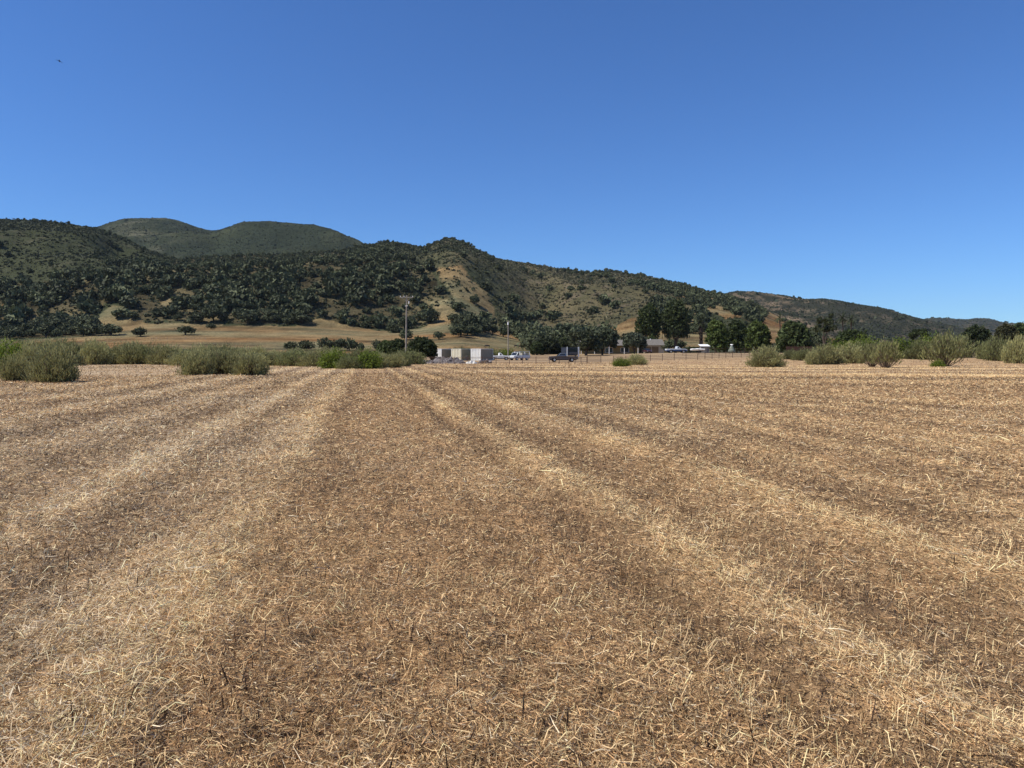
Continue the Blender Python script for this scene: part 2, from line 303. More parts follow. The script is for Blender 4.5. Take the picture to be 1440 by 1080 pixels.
far_hill(0, [(-200, 400), (60, 360), (110, 334), (150, 319), (180, 311), (205, 309.5), (235, 309), (258, 314), (280, 321), (302, 326), (322, 320), (345, 313.5), (375, 311), (400, 315), (420, 319), (450, 325), (475, 331), (490, 341), (500, 347), (540, 372), (640, 420)], 1250, 420, 2200, colA, 40, 121, .03)
def colB(px, py, x, D):
    n = fbm(x / 40, D / 60, 4, 131)[..., None]; n2 = fbm(x / 14, D / 20, 3, 133)[..., None]; br = sstep(1230, 1120, px)[..., None]
    return np.clip(np.array([.040, .042, .028]) + (np.array([.20, .15, .11]) - .04) * np.clip(1.8 * n2 + .3 * br + .9 * n, 0, 1) * (.5 + 1.0 * br), .01, 1)
far_hill(0, [(900, 460), (980, 425), (1030, 411), (1050, 411.5), (1080, 415), (1100, 415.5), (1130, 421), (1155, 420), (1180, 423), (1205, 428), (1240, 435), (1262, 443), (1290, 451), (1320, 459), (1370, 470), (1450, 485), (1600, 495)], 750, 492, 1500, colB, 25, 141, .05)
far_hill(0, [(1120, 480), (1220, 470), (1270, 458), (1300, 452), (1325, 449), (1345, 450.5), (1370, 448), (1392, 448.5), (1402, 453), (1425, 456), (1460, 456), (1600, 450), (1900, 460)], 1900, 485, 3200, colB, 40, 151, .03)
# ------------------------------------------------------------------ foliage generators
def quads(C, T, B):
    """rhomb-ish leaf quads: centres C, half axes T and B -> verts, faces"""
    n = len(C); V = np.stack([C - T - B * .6, C + T * .2 - B, C + T + B * .6, C - T * .2 + B], 1).reshape(-1, 3)
    return V, np.arange(4 * n).reshape(-1, 4)
def rdir(n, rng):
    v = rng.normal(size=(n, 3)); return v / np.linalg.norm(v, axis=1, keepdims=True)
def leaf_blobs(blobs, n, size, rng, col, cvar=.25, shell=.55, flat=0.0, tint=None):
    """leaf clumps filling ellipsoid blobs [(x,y,z,rx,ry,rz)]"""
    B = np.array(blobs, float); vol = (B[:, 3] * B[:, 4] * B[:, 5]) ** .67; idx = rng.choice(len(B), n, p=vol / vol.sum())
    d = rdir(n, rng); rr = shell + (1 - shell) * rng.random(n) ** .6; rr *= 1 + .12 * rng.normal(size=n)
    C = B[idx, :3] + d * B[idx, 3:] * rr[:, None]
    t = rdir(n, rng); t[:, 2] *= (1 - flat); nn = np.cross(t, d * .6 + rdir(n, rng) * .8); nn /= np.linalg.norm(nn, axis=1, keepdims=True) + 1e-6; t /= np.linalg.norm(t, axis=1, keepdims=True) + 1e-6
    s = size * (.6 + .8 * rng.random(n))[:, None]; V, F = quads(C, t * s, nn * s * .62)
    bt = .8 + .4 * rng.random(len(B)); k = (1 + cvar * rng.normal(size=n)).clip(.45, 1.8) * bt[idx]; c = np.asarray(col)[None] * k[:, None]
    if tint is not None: c = c + (np.asarray(tint)[None] - c) * (rng.random(n) ** 3)[:, None] * .8
    return V, F, np.repeat(np.clip(c, .005, 1), 4, 0)
def blob_crown(rng, w, h, z0, nb, lump=.38):
    """lumpy crown filling a w x h dome starting at z0"""
    out = [(0, 0, z0 + h * .48, w * .34, w * .34, h * .40)]
    for k in range(nb):
        a = rng.random() * 6.283; e = rng.random(); rad = w * .5 * (1 - lump) * math.sqrt(max(0.05, 1 - (e * .95) ** 2)) * (.6 + .4 * rng.random()); r = w * .5 * lump * (.7 + .6 * rng.random())
        out.append((math.cos(a) * rad, math.sin(a) * rad, z0 + r * .5 + e * (h - 1.5 * r), r, r, r * .8 * min(1.2, h / w + .25)))
    return out
def trunk_bm(rng, h, r, spread, n=4):
    bm = bmesh.new(); tube(bm, [(0, 0, -.4), (0.05 * h * rng.normal(), .05 * h * rng.normal(), h * .4), (.06 * h * rng.normal(), 0, h * .75)], [r * 1.3, r, r * .75], 7)
    for k in range(n):
        a = k * 6.283 / n + rng.random(); q = spread * (.5 + .5 * rng.random())
        tube(bm, [(0, 0, h * (.35 + .2 * rng.random())), (math.cos(a) * q * .5, math.sin(a) * q * .5, h * .8), (math.cos(a) * q, math.sin(a) * q, h * 1.25)], [r * .6, r * .42, r * .15], 5)
    return bm
# ------------------------------------------------------------------ oaks on the hill
OAKC = (.074, .084, .040)
oak_protos = []
for k in range(7):
    rg = np.random.default_rng(200 + k); W = 10.0; H = 5.2 + rg.random() * 2.8
    cm = mesh_np('oak_crown', *leaf_blobs(blob_crown(rg, W, H - 1.2, 1.2, int(rg.integers(8, 18)), .34 + .14 * rg.random()), 820, .50, rg, OAKC, .3, .5), mat=M_OAK)
    bm = trunk_bm(rg, 3.0, .32, 3.2, 4); tm = bpy.data.meshes.new('oak_trunk'); bm.to_mesh(tm); bm.free(); tm.materials.append(M_BARK)
    oak_protos.append((cm, tm, H))
NOAK = 0
def oak(x, D, wm, hm, label, group, k=None, rz=None):
    global NOAK
    k = random.randrange(len(oak_protos)) if k is None else k; cm, tm, H = oak_protos[k]; NOAK += 1
    t = thing('oak_tree', label, 'oak', (x, D, float(terrain(np.float64(x), np.float64(D))) - .15), random.random() * 6.28 if rz is None else rz, group)
    t.scale = (wm / 10, wm / 10, hm / H); obj('crown', cm, t); obj('trunk', tm, t); return t
def oak_px(px, pyb, wpx, pyt, label, group=None, D=None, k=None):
    D = D or find_D(px, pyb); wm = wpx / FPX * D; hm = (pyb - pyt) / FPX * D
    return oak(float(xat(px, D)), D, wm, hm * 1.05, label, group, k)
LONE = [(157, 472, 38, 454, 'broad black-green oak at the left end of the meadow, right of the big grove'), (198, 473.5, 25, 458, 'dome-shaped lone oak with its trunk showing, left of the wire fence on the meadow'),
        (262, 471, 30, 457, 'wide lone oak with ragged crown at the right end of the meadow wire fence'), (298, 463, 17, 454, 'small flat oak on the meadow below the hillside wood, right of the lone ragged oak'),
        (617, 477.5, 21, 465, 'small half-round oak alone on the golden slope above the white containers'), (638, 453.5, 27, 440, 'dome-shaped dark oak in the middle of the golden nose of the hill'),
        (646, 437.5, 30, 424, 'wide oak on the golden nose of the hill, uphill of the dome-shaped one'), (667, 428, 19, 415, 'highest oak on the reddish golden nose of the hill'),
        (648, 474, 34, 455, 'largest oak of the clump under the golden nose, left side of the clump'), (668, 471, 26, 452, 'middle oak of the clump under the golden nose'), (683, 468, 20, 447, 'right oak of the clump under the golden nose, touching the wooded slope'), (677, 452, 9, 439, 'tiny round oak just above the clump under the golden nose'),
        (603, 455, 34, 431, 'round-topped oak at the right edge of the hillside wood, above the tall pole'), (571, 478, 27, 462, 'dark oak on the meadow right behind the tall utility pole'),
        (425, 456, 38, 442, 'low wide oak jutting from the wood onto the long golden meadow'), (395, 451, 24, 440, 'oak at the meadow edge left of the low wide jutting oak'), (505, 459, 16, 452, 'small pale-trunked oak standing just clear of the wood edge on the meadow'),
        (188, 450, 22, 437, 'small dark oak at the left tip of the grove above the lone meadow oaks'), (25, 427, 15, 415, 'lone oak in the small bare patch high at the far left'),
        (735, 478, 34, 455, 'spreading oak behind the two white trucks at the mouth of the gully'), (708, 474, 26, 456, 'oak at the gully mouth just left of the thin pole'), (693, 470, 18, 455, 'small oak between the clump and the thin pole at the gully mouth')]
for a in LONE: oak_px(*a)
LOWROW = [(410, 487, 26, 473, 'leftmost low oak of the dark row behind the grey brush'), (432, 487, 30, 471, 'long low oak left of centre in the dark row behind the grey brush'), (458, 488, 32, 468, 'tallest dark oak at the centre of the row behind the grey brush'),
          (478, 488, 28, 469, 'oak right of the tallest one in the row behind the brush'), (492, 489, 24, 469, 'right-hand oak of the dark row, above the bright green bush'), (508, 489, 14, 476, 'thin dark little oak between the row and the round-headed oak'), (530, 489, 22, 470.5, 'round-headed oak with its trunk showing, left of the tall pole')]
for px, pb, wd, pt, lb in LOWROW: oak_px(px, pb, wd, pt, lb, 'oaks in the row behind the brush', 285.)
KNOLL = [(880, 480, 34, 453, 'grey-green oak left under the tall dark evergreens behind the house'), (905, 484, 30, 462, 'dusky oak directly behind the garage roof'), (948, 490, 40, 472, 'broad dusky oak behind the blue and white pickup')]
for px, pb, wd, pt, lb in KNOLL: oak_px(px, pb, wd, pt, lb, None, 300.)
# the wood itself: sampled over the land, nearest trees as things, the rest one mass
def sample_oaks():
    n = 60000; D = RNG.uniform(255, 1120, n); px = RNG.uniform(-330, 1330, n); keep = RNG.random(n) < D / 1120; D = D[keep]; px = px[keep]
    _, dr, _, _ = hill_par(px); k = D < dr + 12; D = D[k]; px = px[k]; x = xat(px, D); z = terrain(x, D); py = pyof(z, D)
    d = oak_density(px, py); gp = sstep(-.22, .10, fbm(x / 30, D / 48, 4, 61) + .06); k = RNG.random(len(D)) < np.minimum(1, d * 1.15) * np.where(py < 450, np.clip(.07 + .93 * gp, 0, 1), .75 + .25 * gp)
    f = np.zeros(len(D), bool)
    for P in FOREST: f |= inpoly(px, py, P)
    k &= ~(grassy(px, py, x, D) & ~f); k &= ~((px > 860) & (py > 478) & (D < 330))
    D, px, x, z, py = (a[k] for a in (D, px, x, z, py)); o = np.argsort(D); sel = []; G = {}
    for i in o:
        c = (int(x[i] // 6), int(D[i] // 6))
        if any((x[i] - x[j]) ** 2 + (D[i] - D[j]) ** 2 < 36 for dx in (-1, 0, 1) for dy in (-1, 0, 1) for j in G.get((c[0] + dx, c[1] + dy), ())): continue
        G.setdefault(c, []).append(i); sel.append(i)
    s = np.array(sel); return x[s], D[s], px[s], py[s]
ox, oD, opx, opy = sample_oaks()
ridge_py = hill_par(opx)[3]
def grove(px, py):
    if px < 150: return 'dark oak in the thick grove at the far left foot of the hill', 'oaks of the far left grove'
    if px < 330: return 'dark oak in the grove above the meadow wire fence and its lone oaks', 'oaks of the grove above the wire fence'
    if px < 640: return 'dark oak in the lower hillside wood above the long golden meadow', 'oaks of the lower hillside wood'
    if px < 870: return 'dark oak in the gully wood behind the trucks and the house', 'oaks of the gully wood'
    return 'dark oak on the wooded slope behind the tall evergreens and rounded farm trees', 'oaks on the slope behind the farm'
SV, SF, SC_, off = [], [], [], 0
low = []
for k in range(5):
    rg = np.random.default_rng(300 + k); low.append(leaf_blobs(blob_crown(rg, 10, 6.0, .6, 8, .45), 210, .95, rg, OAKC, .3, .55))
for i in range(len(ox)):
    sz = (6.0 + 10.5 * random.random() ** 1.3) * (.75 if opy[i] < 380 else 1.0) * (.8 if opx[i] > 860 else 1); sz *= np.interp(opy[i] - ridge_py[i], [0, 12, 40], [.5, .7, 1.0]); hh = sz * (.5 + .32 * random.random())
    if NOAK < 268 and -15 < opx[i] < 1160:
        lb, gr = grove(opx[i], opy[i]); oak(float(ox[i]), float(oD[i]), sz, hh, lb, gr); continue
    V, F, C = low[i % 5]; a = random.random() * 6.28; ca, sa = math.cos(a), math.sin(a); z = float(terrain(ox[i], oD[i])) - .3
    W = np.stack([(V[:, 0] * ca - V[:, 1] * sa) * sz / 10 + ox[i], (V[:, 0] * sa + V[:, 1] * ca) * sz / 10 + oD[i], V[:, 2] * hh / 6.4 + z], 1)
    SV.append(W); SF.append(F + off); SC_.append(C * (.75 + .5 * random.random())); off += len(W)
prop(obj('oak_woodland', mesh_np('oak_woodland', np.vstack(SV), np.vstack(SF), np.vstack(SC_), M_OAK)), kind='stuff')
# ------------------------------------------------------------------ chaparral scrub on the hillside
def scrub():
    n = 95000; D = RNG.uniform(300, 1110, n); px = RNG.uniform(-300, 1330, n); k = RNG.random(n) < D / 1110; D = D[k]; px = px[k]
    _, dr, _, _ = hill_par(px); k = D < dr + 8; D = D[k]; px = px[k]; x = xat(px, D); z = terrain(x, D); py = pyof(z, D); g = grassy(px, py, x, D)
    k = (~g | ((RNG.random(len(D)) < .55) & (py < 432) & (px > 600))) & ~((py > 470) & (px < 1000)); D, px, x, z, py = (a[k] for a in (D, px, x, z, py))
    m = len(D); rg = RNG; nl = 7; cidx = np.repeat(np.arange(m), nl); s = (.7 + 1.4 * rg.random(m) ** 2)
    off = rdir(m * nl, rg) * np.array([1, 1, .55]); off[:, 2] = np.abs(off[:, 2]); C = np.stack([x, D, z], 1)[cidx] + off * s[cidx][:, None] * .8
    t = rdir(m * nl, rg); b = np.cross(t, rdir(m * nl, rg)); b /= np.linalg.norm(b, axis=1, keepdims=True) + 1e-6; q = s[cidx][:, None] * .55
    V, F = quads(C, t * q, b * q * .8)
    ol = np.clip(sstep(655, 760, px) * sstep(1010, 900, px), 0, 1); c = CHAP * .9 + (np.array([.145, .128, .07]) - CHAP * .9) * (ol * (.2 + .8 * rg.random(m)))[:, None]; c = c * (np.where(px < 600, .85, .65) + np.where(px < 600, .3, .7) * rg.random(m))[:, None]
    prop(obj('chaparral', mesh_np('chaparral', V, F, np.repeat(c[cidx], 4, 0), M_OAK)), kind='stuff')
scrub()
def far_scrub():
    rg = RNG; CC, SS, KK = [], [], []
    for (px, D, Z, d0, d1), n, sz, lo, hi in zip(FARG, (24000, 22000, 9000), (1.3, 1.2, 2.6), (60, 960, 1200), (540, 1440, 1500)):
        i = rg.random(n) * (len(px) - 1.01); j = rg.random(n) * 66; i0 = i.astype(int); j0 = j.astype(int); fi = i - i0; fj = j - j0
        z = Z[j0, i0] * (1 - fi) * (1 - fj) + Z[j0, i0 + 1] * fi * (1 - fj) + Z[j0 + 1, i0] * (1 - fi) * fj + Z[j0 + 1, i0 + 1] * fi * fj; p = px[0] + i * 4; d = D[j0, 0] * (1 - fj) + D[j0 + 1, 0] * fj
        k = (p > lo) & (p < hi); s = sz * (.6 + .9 * rg.random(n) ** 2); s = np.where(rg.random(n) < .02, s * 2.4, s); CC.append(np.stack([xat(p, d), d, z], 1)[k]); SS.append(s[k]); KK.append((np.array([.046, .055, .029])[None] * (.8 + .45 * rg.random(n))[:, None])[k])
    C0 = np.vstack(CC); S = np.concatenate(SS); K = np.vstack(KK); m = len(S); ci = np.repeat(np.arange(m), 5); o = rdir(m * 5, rg); o[:, 2] = np.abs(o[:, 2]) * .7; C = C0[ci] + o * S[ci][:, None] * .8; t = rdir(m * 5, rg); b = np.cross(t, rdir(m * 5, rg)); b /= np.linalg.norm(b, axis=1, keepdims=True) + 1e-6; q = S[ci][:, None] * .7
    V, F = quads(C, t * q, b * q * .8); prop(obj('far_chaparral', mesh_np('far_chaparral', V, F, np.repeat(K[ci], 4, 0), M_OAK)), kind='stuff')
far_scrub()
# ------------------------------------------------------------------ brush at the edge of the field
def bush_meshes(seed, kind):
    """unit bush: 2 wide, 1 high"""
    rg = np.random.default_rng(seed); bm = bmesh.new(); tips = []
    ns = 70 if kind != 'stemmed' else 40
    for k in range(ns):
        a = k * 2.39996 + .3 * rg.normal(); e = math.asin(min(1, (k + .5) / ns * (1 - .08) + .08)) if kind != 'stemmed' else math.radians(28 + 62 * (k + .5) / ns)
        ln = (.62 + .44 * rg.random() ** .8); ca, sa = math.cos(a), math.sin(a); hx = math.cos(e) * ln; hz = math.sin(e) * ln * (1 if kind == 'stemmed' else .97)
        p0 = Vector((ca * hx * .12, sa * hx * .12, -.03)); p1 = Vector((ca * hx * .58, sa * hx * .58, hz * (.42 if kind == 'stemmed' else .36))); p2 = Vector((ca * hx, sa * hx, hz + .04))
        tube(bm, [p0, p1, p2], [.014, .010, .004], 4, False); tips.append((p0, p1, p2))
        for q in range(4):
            f = .2 + .5 * rg.random(); s = p1.lerp(p2, f) if rg.random() < .6 else p0.lerp(p1, .4 + .6 * rg.random()); e = s + Vector(tuple(rg.normal(size=3) * .11)) + Vector((0, 0, .06)); tube(bm, [s, e], [.006, .003], 3, False)
    tw = bpy.data.meshes.new('bush_stems'); bm.to_mesh(tw); bm.free(); tw.materials.append(M_TWIG)
    n = {'sage': 8200, 'stemmed': 3100, 'green': 6000, 'olive': 7000}[kind]; T = np.array([[list(p) for p in t] for t in tips]); i = rg.integers(0, len(T), n)
    lo = {'sage': -.2, 'stemmed': .2, 'green': -.3, 'olive': -.2}[kind]
    f = lo + (1.08 - lo) * rg.random(n) ** .75; a = np.where(f[:, None] > 0, T[i, 1] + (T[i, 2] - T[i, 1]) * f[:, None], T[i, 1] + (T[i, 1] - T[i, 0]) * f[:, None])
    C = a + rg.normal(size=(n, 3)) * np.array([.10, .10, .075]); C[:, 2] = np.abs(C[:, 2])
    dr = T[i, 2] - T[i, 1]; dr /= np.linalg.norm(dr, axis=1, keepdims=True)
    if kind == 'green': t = rdir(n, rg); L = .034; W = .024
    else: t = dr * .8 + np.array([0, 0, .6]) + rg.normal(size=(n, 3)) * .42; L = .058; W = .0125
    t /= np.linalg.norm(t, axis=1, keepdims=True); b = np.cross(t, rdir(n, rg)); b /= np.linalg.norm(b, axis=1, keepdims=True) + 1e-6; s = (.6 + .8 * rg.random(n))[:, None]
    V, F = quads(C, t * s * L, b * s * W)
    c0, c1, c2 = {'sage': ((.255, .250, .100), (.380, .355, .150), (.115, .080, .052)), 'stemmed': ((.200, .200, .085), (.285, .275, .100), (.17, .12, .092)), 'green': ((.085, .125, .014), (.16, .205, .020), (.035, .045, .016)), 'olive': ((.155, .165, .062), (.225, .23, .088), (.09, .07, .045))}[kind]
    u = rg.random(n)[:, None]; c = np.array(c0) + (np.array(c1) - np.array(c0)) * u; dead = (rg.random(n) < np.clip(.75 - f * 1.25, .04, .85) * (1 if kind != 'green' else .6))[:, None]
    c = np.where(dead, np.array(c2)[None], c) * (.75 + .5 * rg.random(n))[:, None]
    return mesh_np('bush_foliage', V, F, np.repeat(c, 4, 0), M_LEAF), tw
BUSH = {k: [bush_meshes(400 + 10 * i + j, k) for j in range(3 if k == 'sage' else 2)] for i, k in enumerate(('sage', 'stemmed', 'green', 'olive'))}
def bush(px, D, wpx, top, kind, label, group=None, name='shrub', base=None, depth=None):
    x = float(xat(px, D)); z = float(terrain(np.float64(x), np.float64(D))) if base is None else base; wm = wpx / FPX * D; h = float(zat(top, D)) - z
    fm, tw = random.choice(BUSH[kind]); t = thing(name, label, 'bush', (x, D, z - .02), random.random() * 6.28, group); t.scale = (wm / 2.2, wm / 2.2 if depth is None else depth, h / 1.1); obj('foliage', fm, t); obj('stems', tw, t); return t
G1 = 'grey-green brush along the left edge of the field'
bush(77, 41, 76, 486, 'sage', 'big grey-green bush with dark underside at the far left of the field, nearest of all')
bush(20, 43, 46, 494, 'sage', 'small grey bush touching the left side of the nearest big bush')
bush(276, 55, 56, 489, 'sage', 'left bush of the nearest clump of three in front of the long brush band'); bush(318, 57, 62, 486, 'sage', 'middle tallest bush of the nearest clump of three'); bush(354, 53.5, 56, 492, 'sage', 'right dark-bottomed bush of the nearest clump of three')
bush(14, 66, 66, 475, 'green', 'bright green bush at the far left edge, behind the nearest bushes'); bush(42, 62, 46, 482, 'sage', 'grey bush between the bright green one and the nearest big bush')
bush(470, 80, 52, 487, 'green', 'left bright green bush in the brush band, in front of the dark oak row'); bush(518, 79, 50, 487, 'green', 'right bright green bush in the brush band, left of the tall pole'); bush(492, 78, 46, 497, 'olive', 'dark brown-green bush between the two bright green ones')
bush(553, 84, 40, 493, 'sage', 'grey bush at the right end of the brush band, under the tall pole'); bush(532, 82, 34, 495, 'sage', 'small grey bush right against the right bright green bush'); bush(566, 92, 30, 494, 'olive', 'small green bush just right of the tall pole')
BAND = []
for px in range(-330, 575, 21):
    for D, t0 in ((92, 0), (108, 1), (126, 2)):
        if D == 92 and (110 < px < 250 or px > 470): continue
        BAND.append((px + random.uniform(-9, 9), D + random.uniform(-4, 4), np.interp(px, [-300, 0, 100, 250, 330, 450, 540, 600], [470, 474, 478, 484, 486, 489, 491, 494]) + random.uniform(-3.5, 8) + (3 if D == 92 else 0)))
for px, D, tp in BAND:
    lb = 'grey-green bush in the left half of the long brush band behind the nearest bushes' if px < 240 else 'grey-green bush in the right half of the long brush band, in front of the meadow'
    bush(px, D, random.uniform(46, 66) * 95 / D, float(tp), 'olive' if random.random() < .22 else 'sage', lb, G1)
# right side
bush(1078, 88, 58, 485, 'sage', 'round grey-green bush standing alone at the right end of the pipe fence'); bush(1246, 83, 62, 476, 'stemmed', 'small tree-like bush with bare dark stems showing, right side of the field'); bush(1226, 90, 50, 482, 'stemmed', 'purplish twiggy bush leaning on the left of the tree-like bush')
bush(1328, 92, 84, 468, 'stemmed', 'wide open-branched bush with bare pale branches near the ground, right of the tree-like bush'); bush(1318, 90, 22, 504, 'green', 'tiny dark green plant under the wide open-branched bush')
bush(874, 90, 32, 501, 'green', 'small dense dark green bush in front of the pipe fence'); bush(895, 104, 34, 497, 'sage', 'small grey bush just behind the dense dark green one at the fence')
bush(1160, 104, 56, 483, 'sage', 'long grey bush left of centre in the right-hand thicket'); bush(1195, 108, 56, 481, 'sage', 'grey bush at the foot of the pale-trunked tree thicket'); bush(1142, 102, 24, 490, 'sage', 'small grey bush at the left end of the right-hand thicket')
for px, D, wd, tp, kd, lb in ((1216, 125, 50, 478, 'olive', 'green bush behind the purplish twiggy bush'), (1262, 130, 60, 473, 'green', 'yellow-green bush behind the tree-like bush'), (1295, 125, 54, 474, 'olive', 'yellow-green bush between the tree-like and the open-branched bush'), (1340, 135, 64, 463, 'olive', 'tall olive bush behind the open-branched bush'), (1310, 140, 60, 466, 'green', 'fresh green bush topping the thicket behind the open-branched bush'),
                              (1180, 140, 60, 474, 'green', 'bright green bush right under the pale-trunked tree'), (1215, 145, 60, 468, 'green', 'green bush right of the pale-trunked tree'), (1405, 118, 44, 470, 'olive', 'dark green bush beside the dry grass gap at the right'), (1432, 106, 50, 466, 'sage', 'grey bush at the right edge of the field'), (1388, 126, 34, 474, 'olive', 'low green bush left of the grey bush at the right edge'), (1475, 108, 60, 462, 'sage', 'grey bush just outside the right edge'), (1530, 118, 80, 460, 'olive', 'olive bush outside the right edge'), (1130, 120, 40, 488, 'olive', 'low green bush in front of the brown board fence'), (1112, 125, 30, 489, 'olive', 'low bush left of the brown board fence'), (690, 196, 44, 487, 'olive', 'dark green bush behind the white pickup'), (712, 205, 40, 488, 'green', 'green bush at the foot of the thin pole'), (734, 215, 24, 491, 'olive', 'little dark bush right of the thin pole'), (648, 235, 42, 486.5, 'olive', 'brownish bush above the roofs of the middle container')):
    bush(px, D, wd, tp, kd, lb)
# ------------------------------------------------------------------ trees round the farm
def tree(px, D, wpx, top, kind, label, trunk_px=3.0, z0f=.12, col=(.036, .052, .018), tint=(.09, .115, .025), n=4200, name=None, droop=False, base=None, nb=22, size=None):
    rg = np.random.default_rng(int(px * 7 + D)); x = float(xat(px, D)); z = float(terrain(np.float64(x), np.float64(D))) if base is None else base; W = wpx / FPX * D; H = float(zat(top, D)) - z; z0 = H * z0f
    t = thing(name or 'tree', label, 'tree', (x, D, z - .05), 0); bl = []
    if kind == 'round':
        HH = H - z0; bl = [(0, 0, z0 + HH * .5, W * .36, W * .36, HH * .42)]
        for k in range(26):
            a = k * 2.4; u = (k + .5) / 26; f = math.sqrt(max(.0, 1 - (max(0, u - .35) / .72) ** 2)); r = W * .135 * (.75 + .5 * rg.random()); rad = max(0, W * .5 * f - r * .9); bl.append((math.cos(a) * rad, math.sin(a) * rad, z0 + r * .7 + u * (HH - r * 1.6), r, r, r))
    elif kind == 'tall':
        for k in range(nb):
            f = (k + .5) / nb; pr = .5 * max(.25, math.sin((f * .8 + .18) * math.pi)) ** .5; a = k * 2.4; r = W * .19 * (.75 + .5 * rg.random()); rad = max(0, W * pr * 1.1 - r) * (.7 + .3 * rg.random()); bl.append((math.cos(a) * rad, math.sin(a) * rad, z0 + r * .6 + f * (H - z0 - 1.5 * r), r, r, r * 1.1))
        bl.append((0, 0, z0 + (H - z0) * .5, W * .25, W * .25, (H - z0) * .42))
    elif kind == 'loose':
        for k in range(nb):
            a = rg.random() * 6.283; e = rg.random(); rad = W * .42 * rg.random() ** .5; r = W * .13 * (.7 + .8 * rg.random()); bl.append((math.cos(a) * rad, math.sin(a) * rad, z0 + e * (H - z0 - r), r, r, r * .8))
    s = size or max(.14, min(.42, W * .045)); V, F, C = leaf_blobs(bl, n, s, rg, col, .28, .5, 0, tint)
    obj('crown', mesh_np('crown', V, F, C, M_LEAF), t)
    if droop:
        m = 500; a = rg.random(m) * 6.283; rr = W * .42 * (.4 + .6 * rg.random(m)); P = np.stack([np.cos(a) * rr, np.sin(a) * rr, z0 + (H - z0) * .28 * rg.random(m) - H * .05], 1); V, F = quads(P, np.tile([[0, 0, s * 2.2]], (m, 1)), rdir(m, rg) * [s * .5, s * .5, 0]); obj('hanging_branch', mesh_np('hanging_branch', V, F, np.repeat(np.array(col)[None] * (.6 + .6 * rg.random(m))[:, None], 4, 0), M_LEAF), t)
    r = trunk_px / FPX * D * .5; bm = trunk_bm(rg, max(z0 * 1.1, H * .35), r, W * .28, 4); bmo('trunk', bm, M_BARK, t); return t
DG = (.042, .058, .020); RG = (.075, .102, .024)
tree(593, 150, 44, 473, 'round', 'lush dark green tree covering the left container', 3, .1, (.034, .050, .016), (.08, .1, .025)); tree(563, 160, 34, 474, 'loose', 'loose green tree right behind the tall utility pole', 2, .1, (.045, .06, .02)); tree(545, 165, 34, 478, 'round', 'bushy green tree left of the tall pole, behind the brush', 2, .1, (.045, .062, .018))
tree(824, 222, 46, 459, 'loose', 'grey-green weeping tree at the left end of the house', 3.5, .28, (.070, .085, .045), (.14, .15, .08), 2800, nb=34); tree(847, 224, 42, 459, 'round', 'grey-green round tree in front of the middle of the house', 3, .3, (.058, .072, .036), (.13, .14, .08)); tree(892, 222, 34, 467, 'round', 'silvery round tree just left of the garage', 2.6, .28, (.058, .07, .04), (.13, .14, .09))
tree(912, 268, 40, 426, 'tall', 'left of the two tall dark evergreens behind the garage', 4, .30, DG, (.12, .15, .03), 4200); tree(950, 268, 46, 419, 'tall', 'right taller dark evergreen with drooping lower branches', 3.5, .34, (.034, .046, .017), (.09, .11, .03), 4200, droop=True)
tree(1007, 214, 33, 448, 'round', 'leftmost of the rounded dense farm trees, right of the palm', 3, .02, RG, (.115, .145, .03), 4600); tree(1036, 222, 34, 449, 'round', 'second rounded farm tree, deep in the middle of the hedge', 3, .02, DG, (.11, .14, .03), 4200); tree(1065, 212, 36, 450, 'round', 'third rounded farm tree behind the lone grey-green bush', 3, .02, RG, (.105, .13, .03), 4600); tree(1116, 205, 48, 451, 'round', 'biggest rounded farm tree, standing right of the gap in the hedge', 3, .02, (.050, .068, .022), (.11, .135, .04), 4600)
tree(1159, 185, 30, 437, 'loose', 'tall ragged tree with a pale bare trunk', 2.6, .5, (.040, .048, .020), (.10, .11, .04), 1500, nb=16, name='pale_trunked_tree'); tree(1196, 190, 46, 463, 'round', 'wide dark green tree right of the pale-trunked tree', 3, .05, (.030, .045, .014), (.08, .10, .02)); tree(1213, 195, 20, 462, 'loose', 'small loose dark tree right of the wide dark green one', 2, .1, DG)
tree(1292, 210, 24, 461, 'loose', 'dark little tree rising between the yellow-green bushes', 2, .1, DG); tree(1372, 165, 40, 456, 'round', 'dark green tree behind the dry grass gap', 3, .05, (.028, .040, .016), (.07, .09, .03)); tree(1414, 175, 34, 454, 'round', 'brownish green tree near the right edge', 3, .05, (.045, .048, .020), (.10, .09, .03)); tree(1434, 230, 30, 452, 'round', 'dark tree at the right edge behind the brownish one', 3, .05, DG)
tree(768, 236, 42, 472, 'round', 'dark bushy tree left of the blue trailer, at the gully mouth', 3, .02, (.035, .044, .022), (.07, .08, .03)); tree(790, 245, 44, 472, 'loose', 'dusty green tree right behind the dark pickup', 3, .05, (.042, .05, .025), nb=26); tree(755, 226, 20, 480, 'round', 'low dark tree right of the thin pole and the white truck', 3, .02, DG)
tree(917, 252, 20, 472, 'round', 'fresh green bush peeking over the garage roof', 2, .02, (.06, .085, .018)); tree(935, 205, 15, 480, 'loose', 'thin grey-leaved tree at the right corner of the garage', 1.4, .1, (.07, .08, .045), n=700)
tree(972, 240, 30, 488, 'round', 'low dark hedge bush behind the pale boat', 2, .02, (.03, .038, .02))
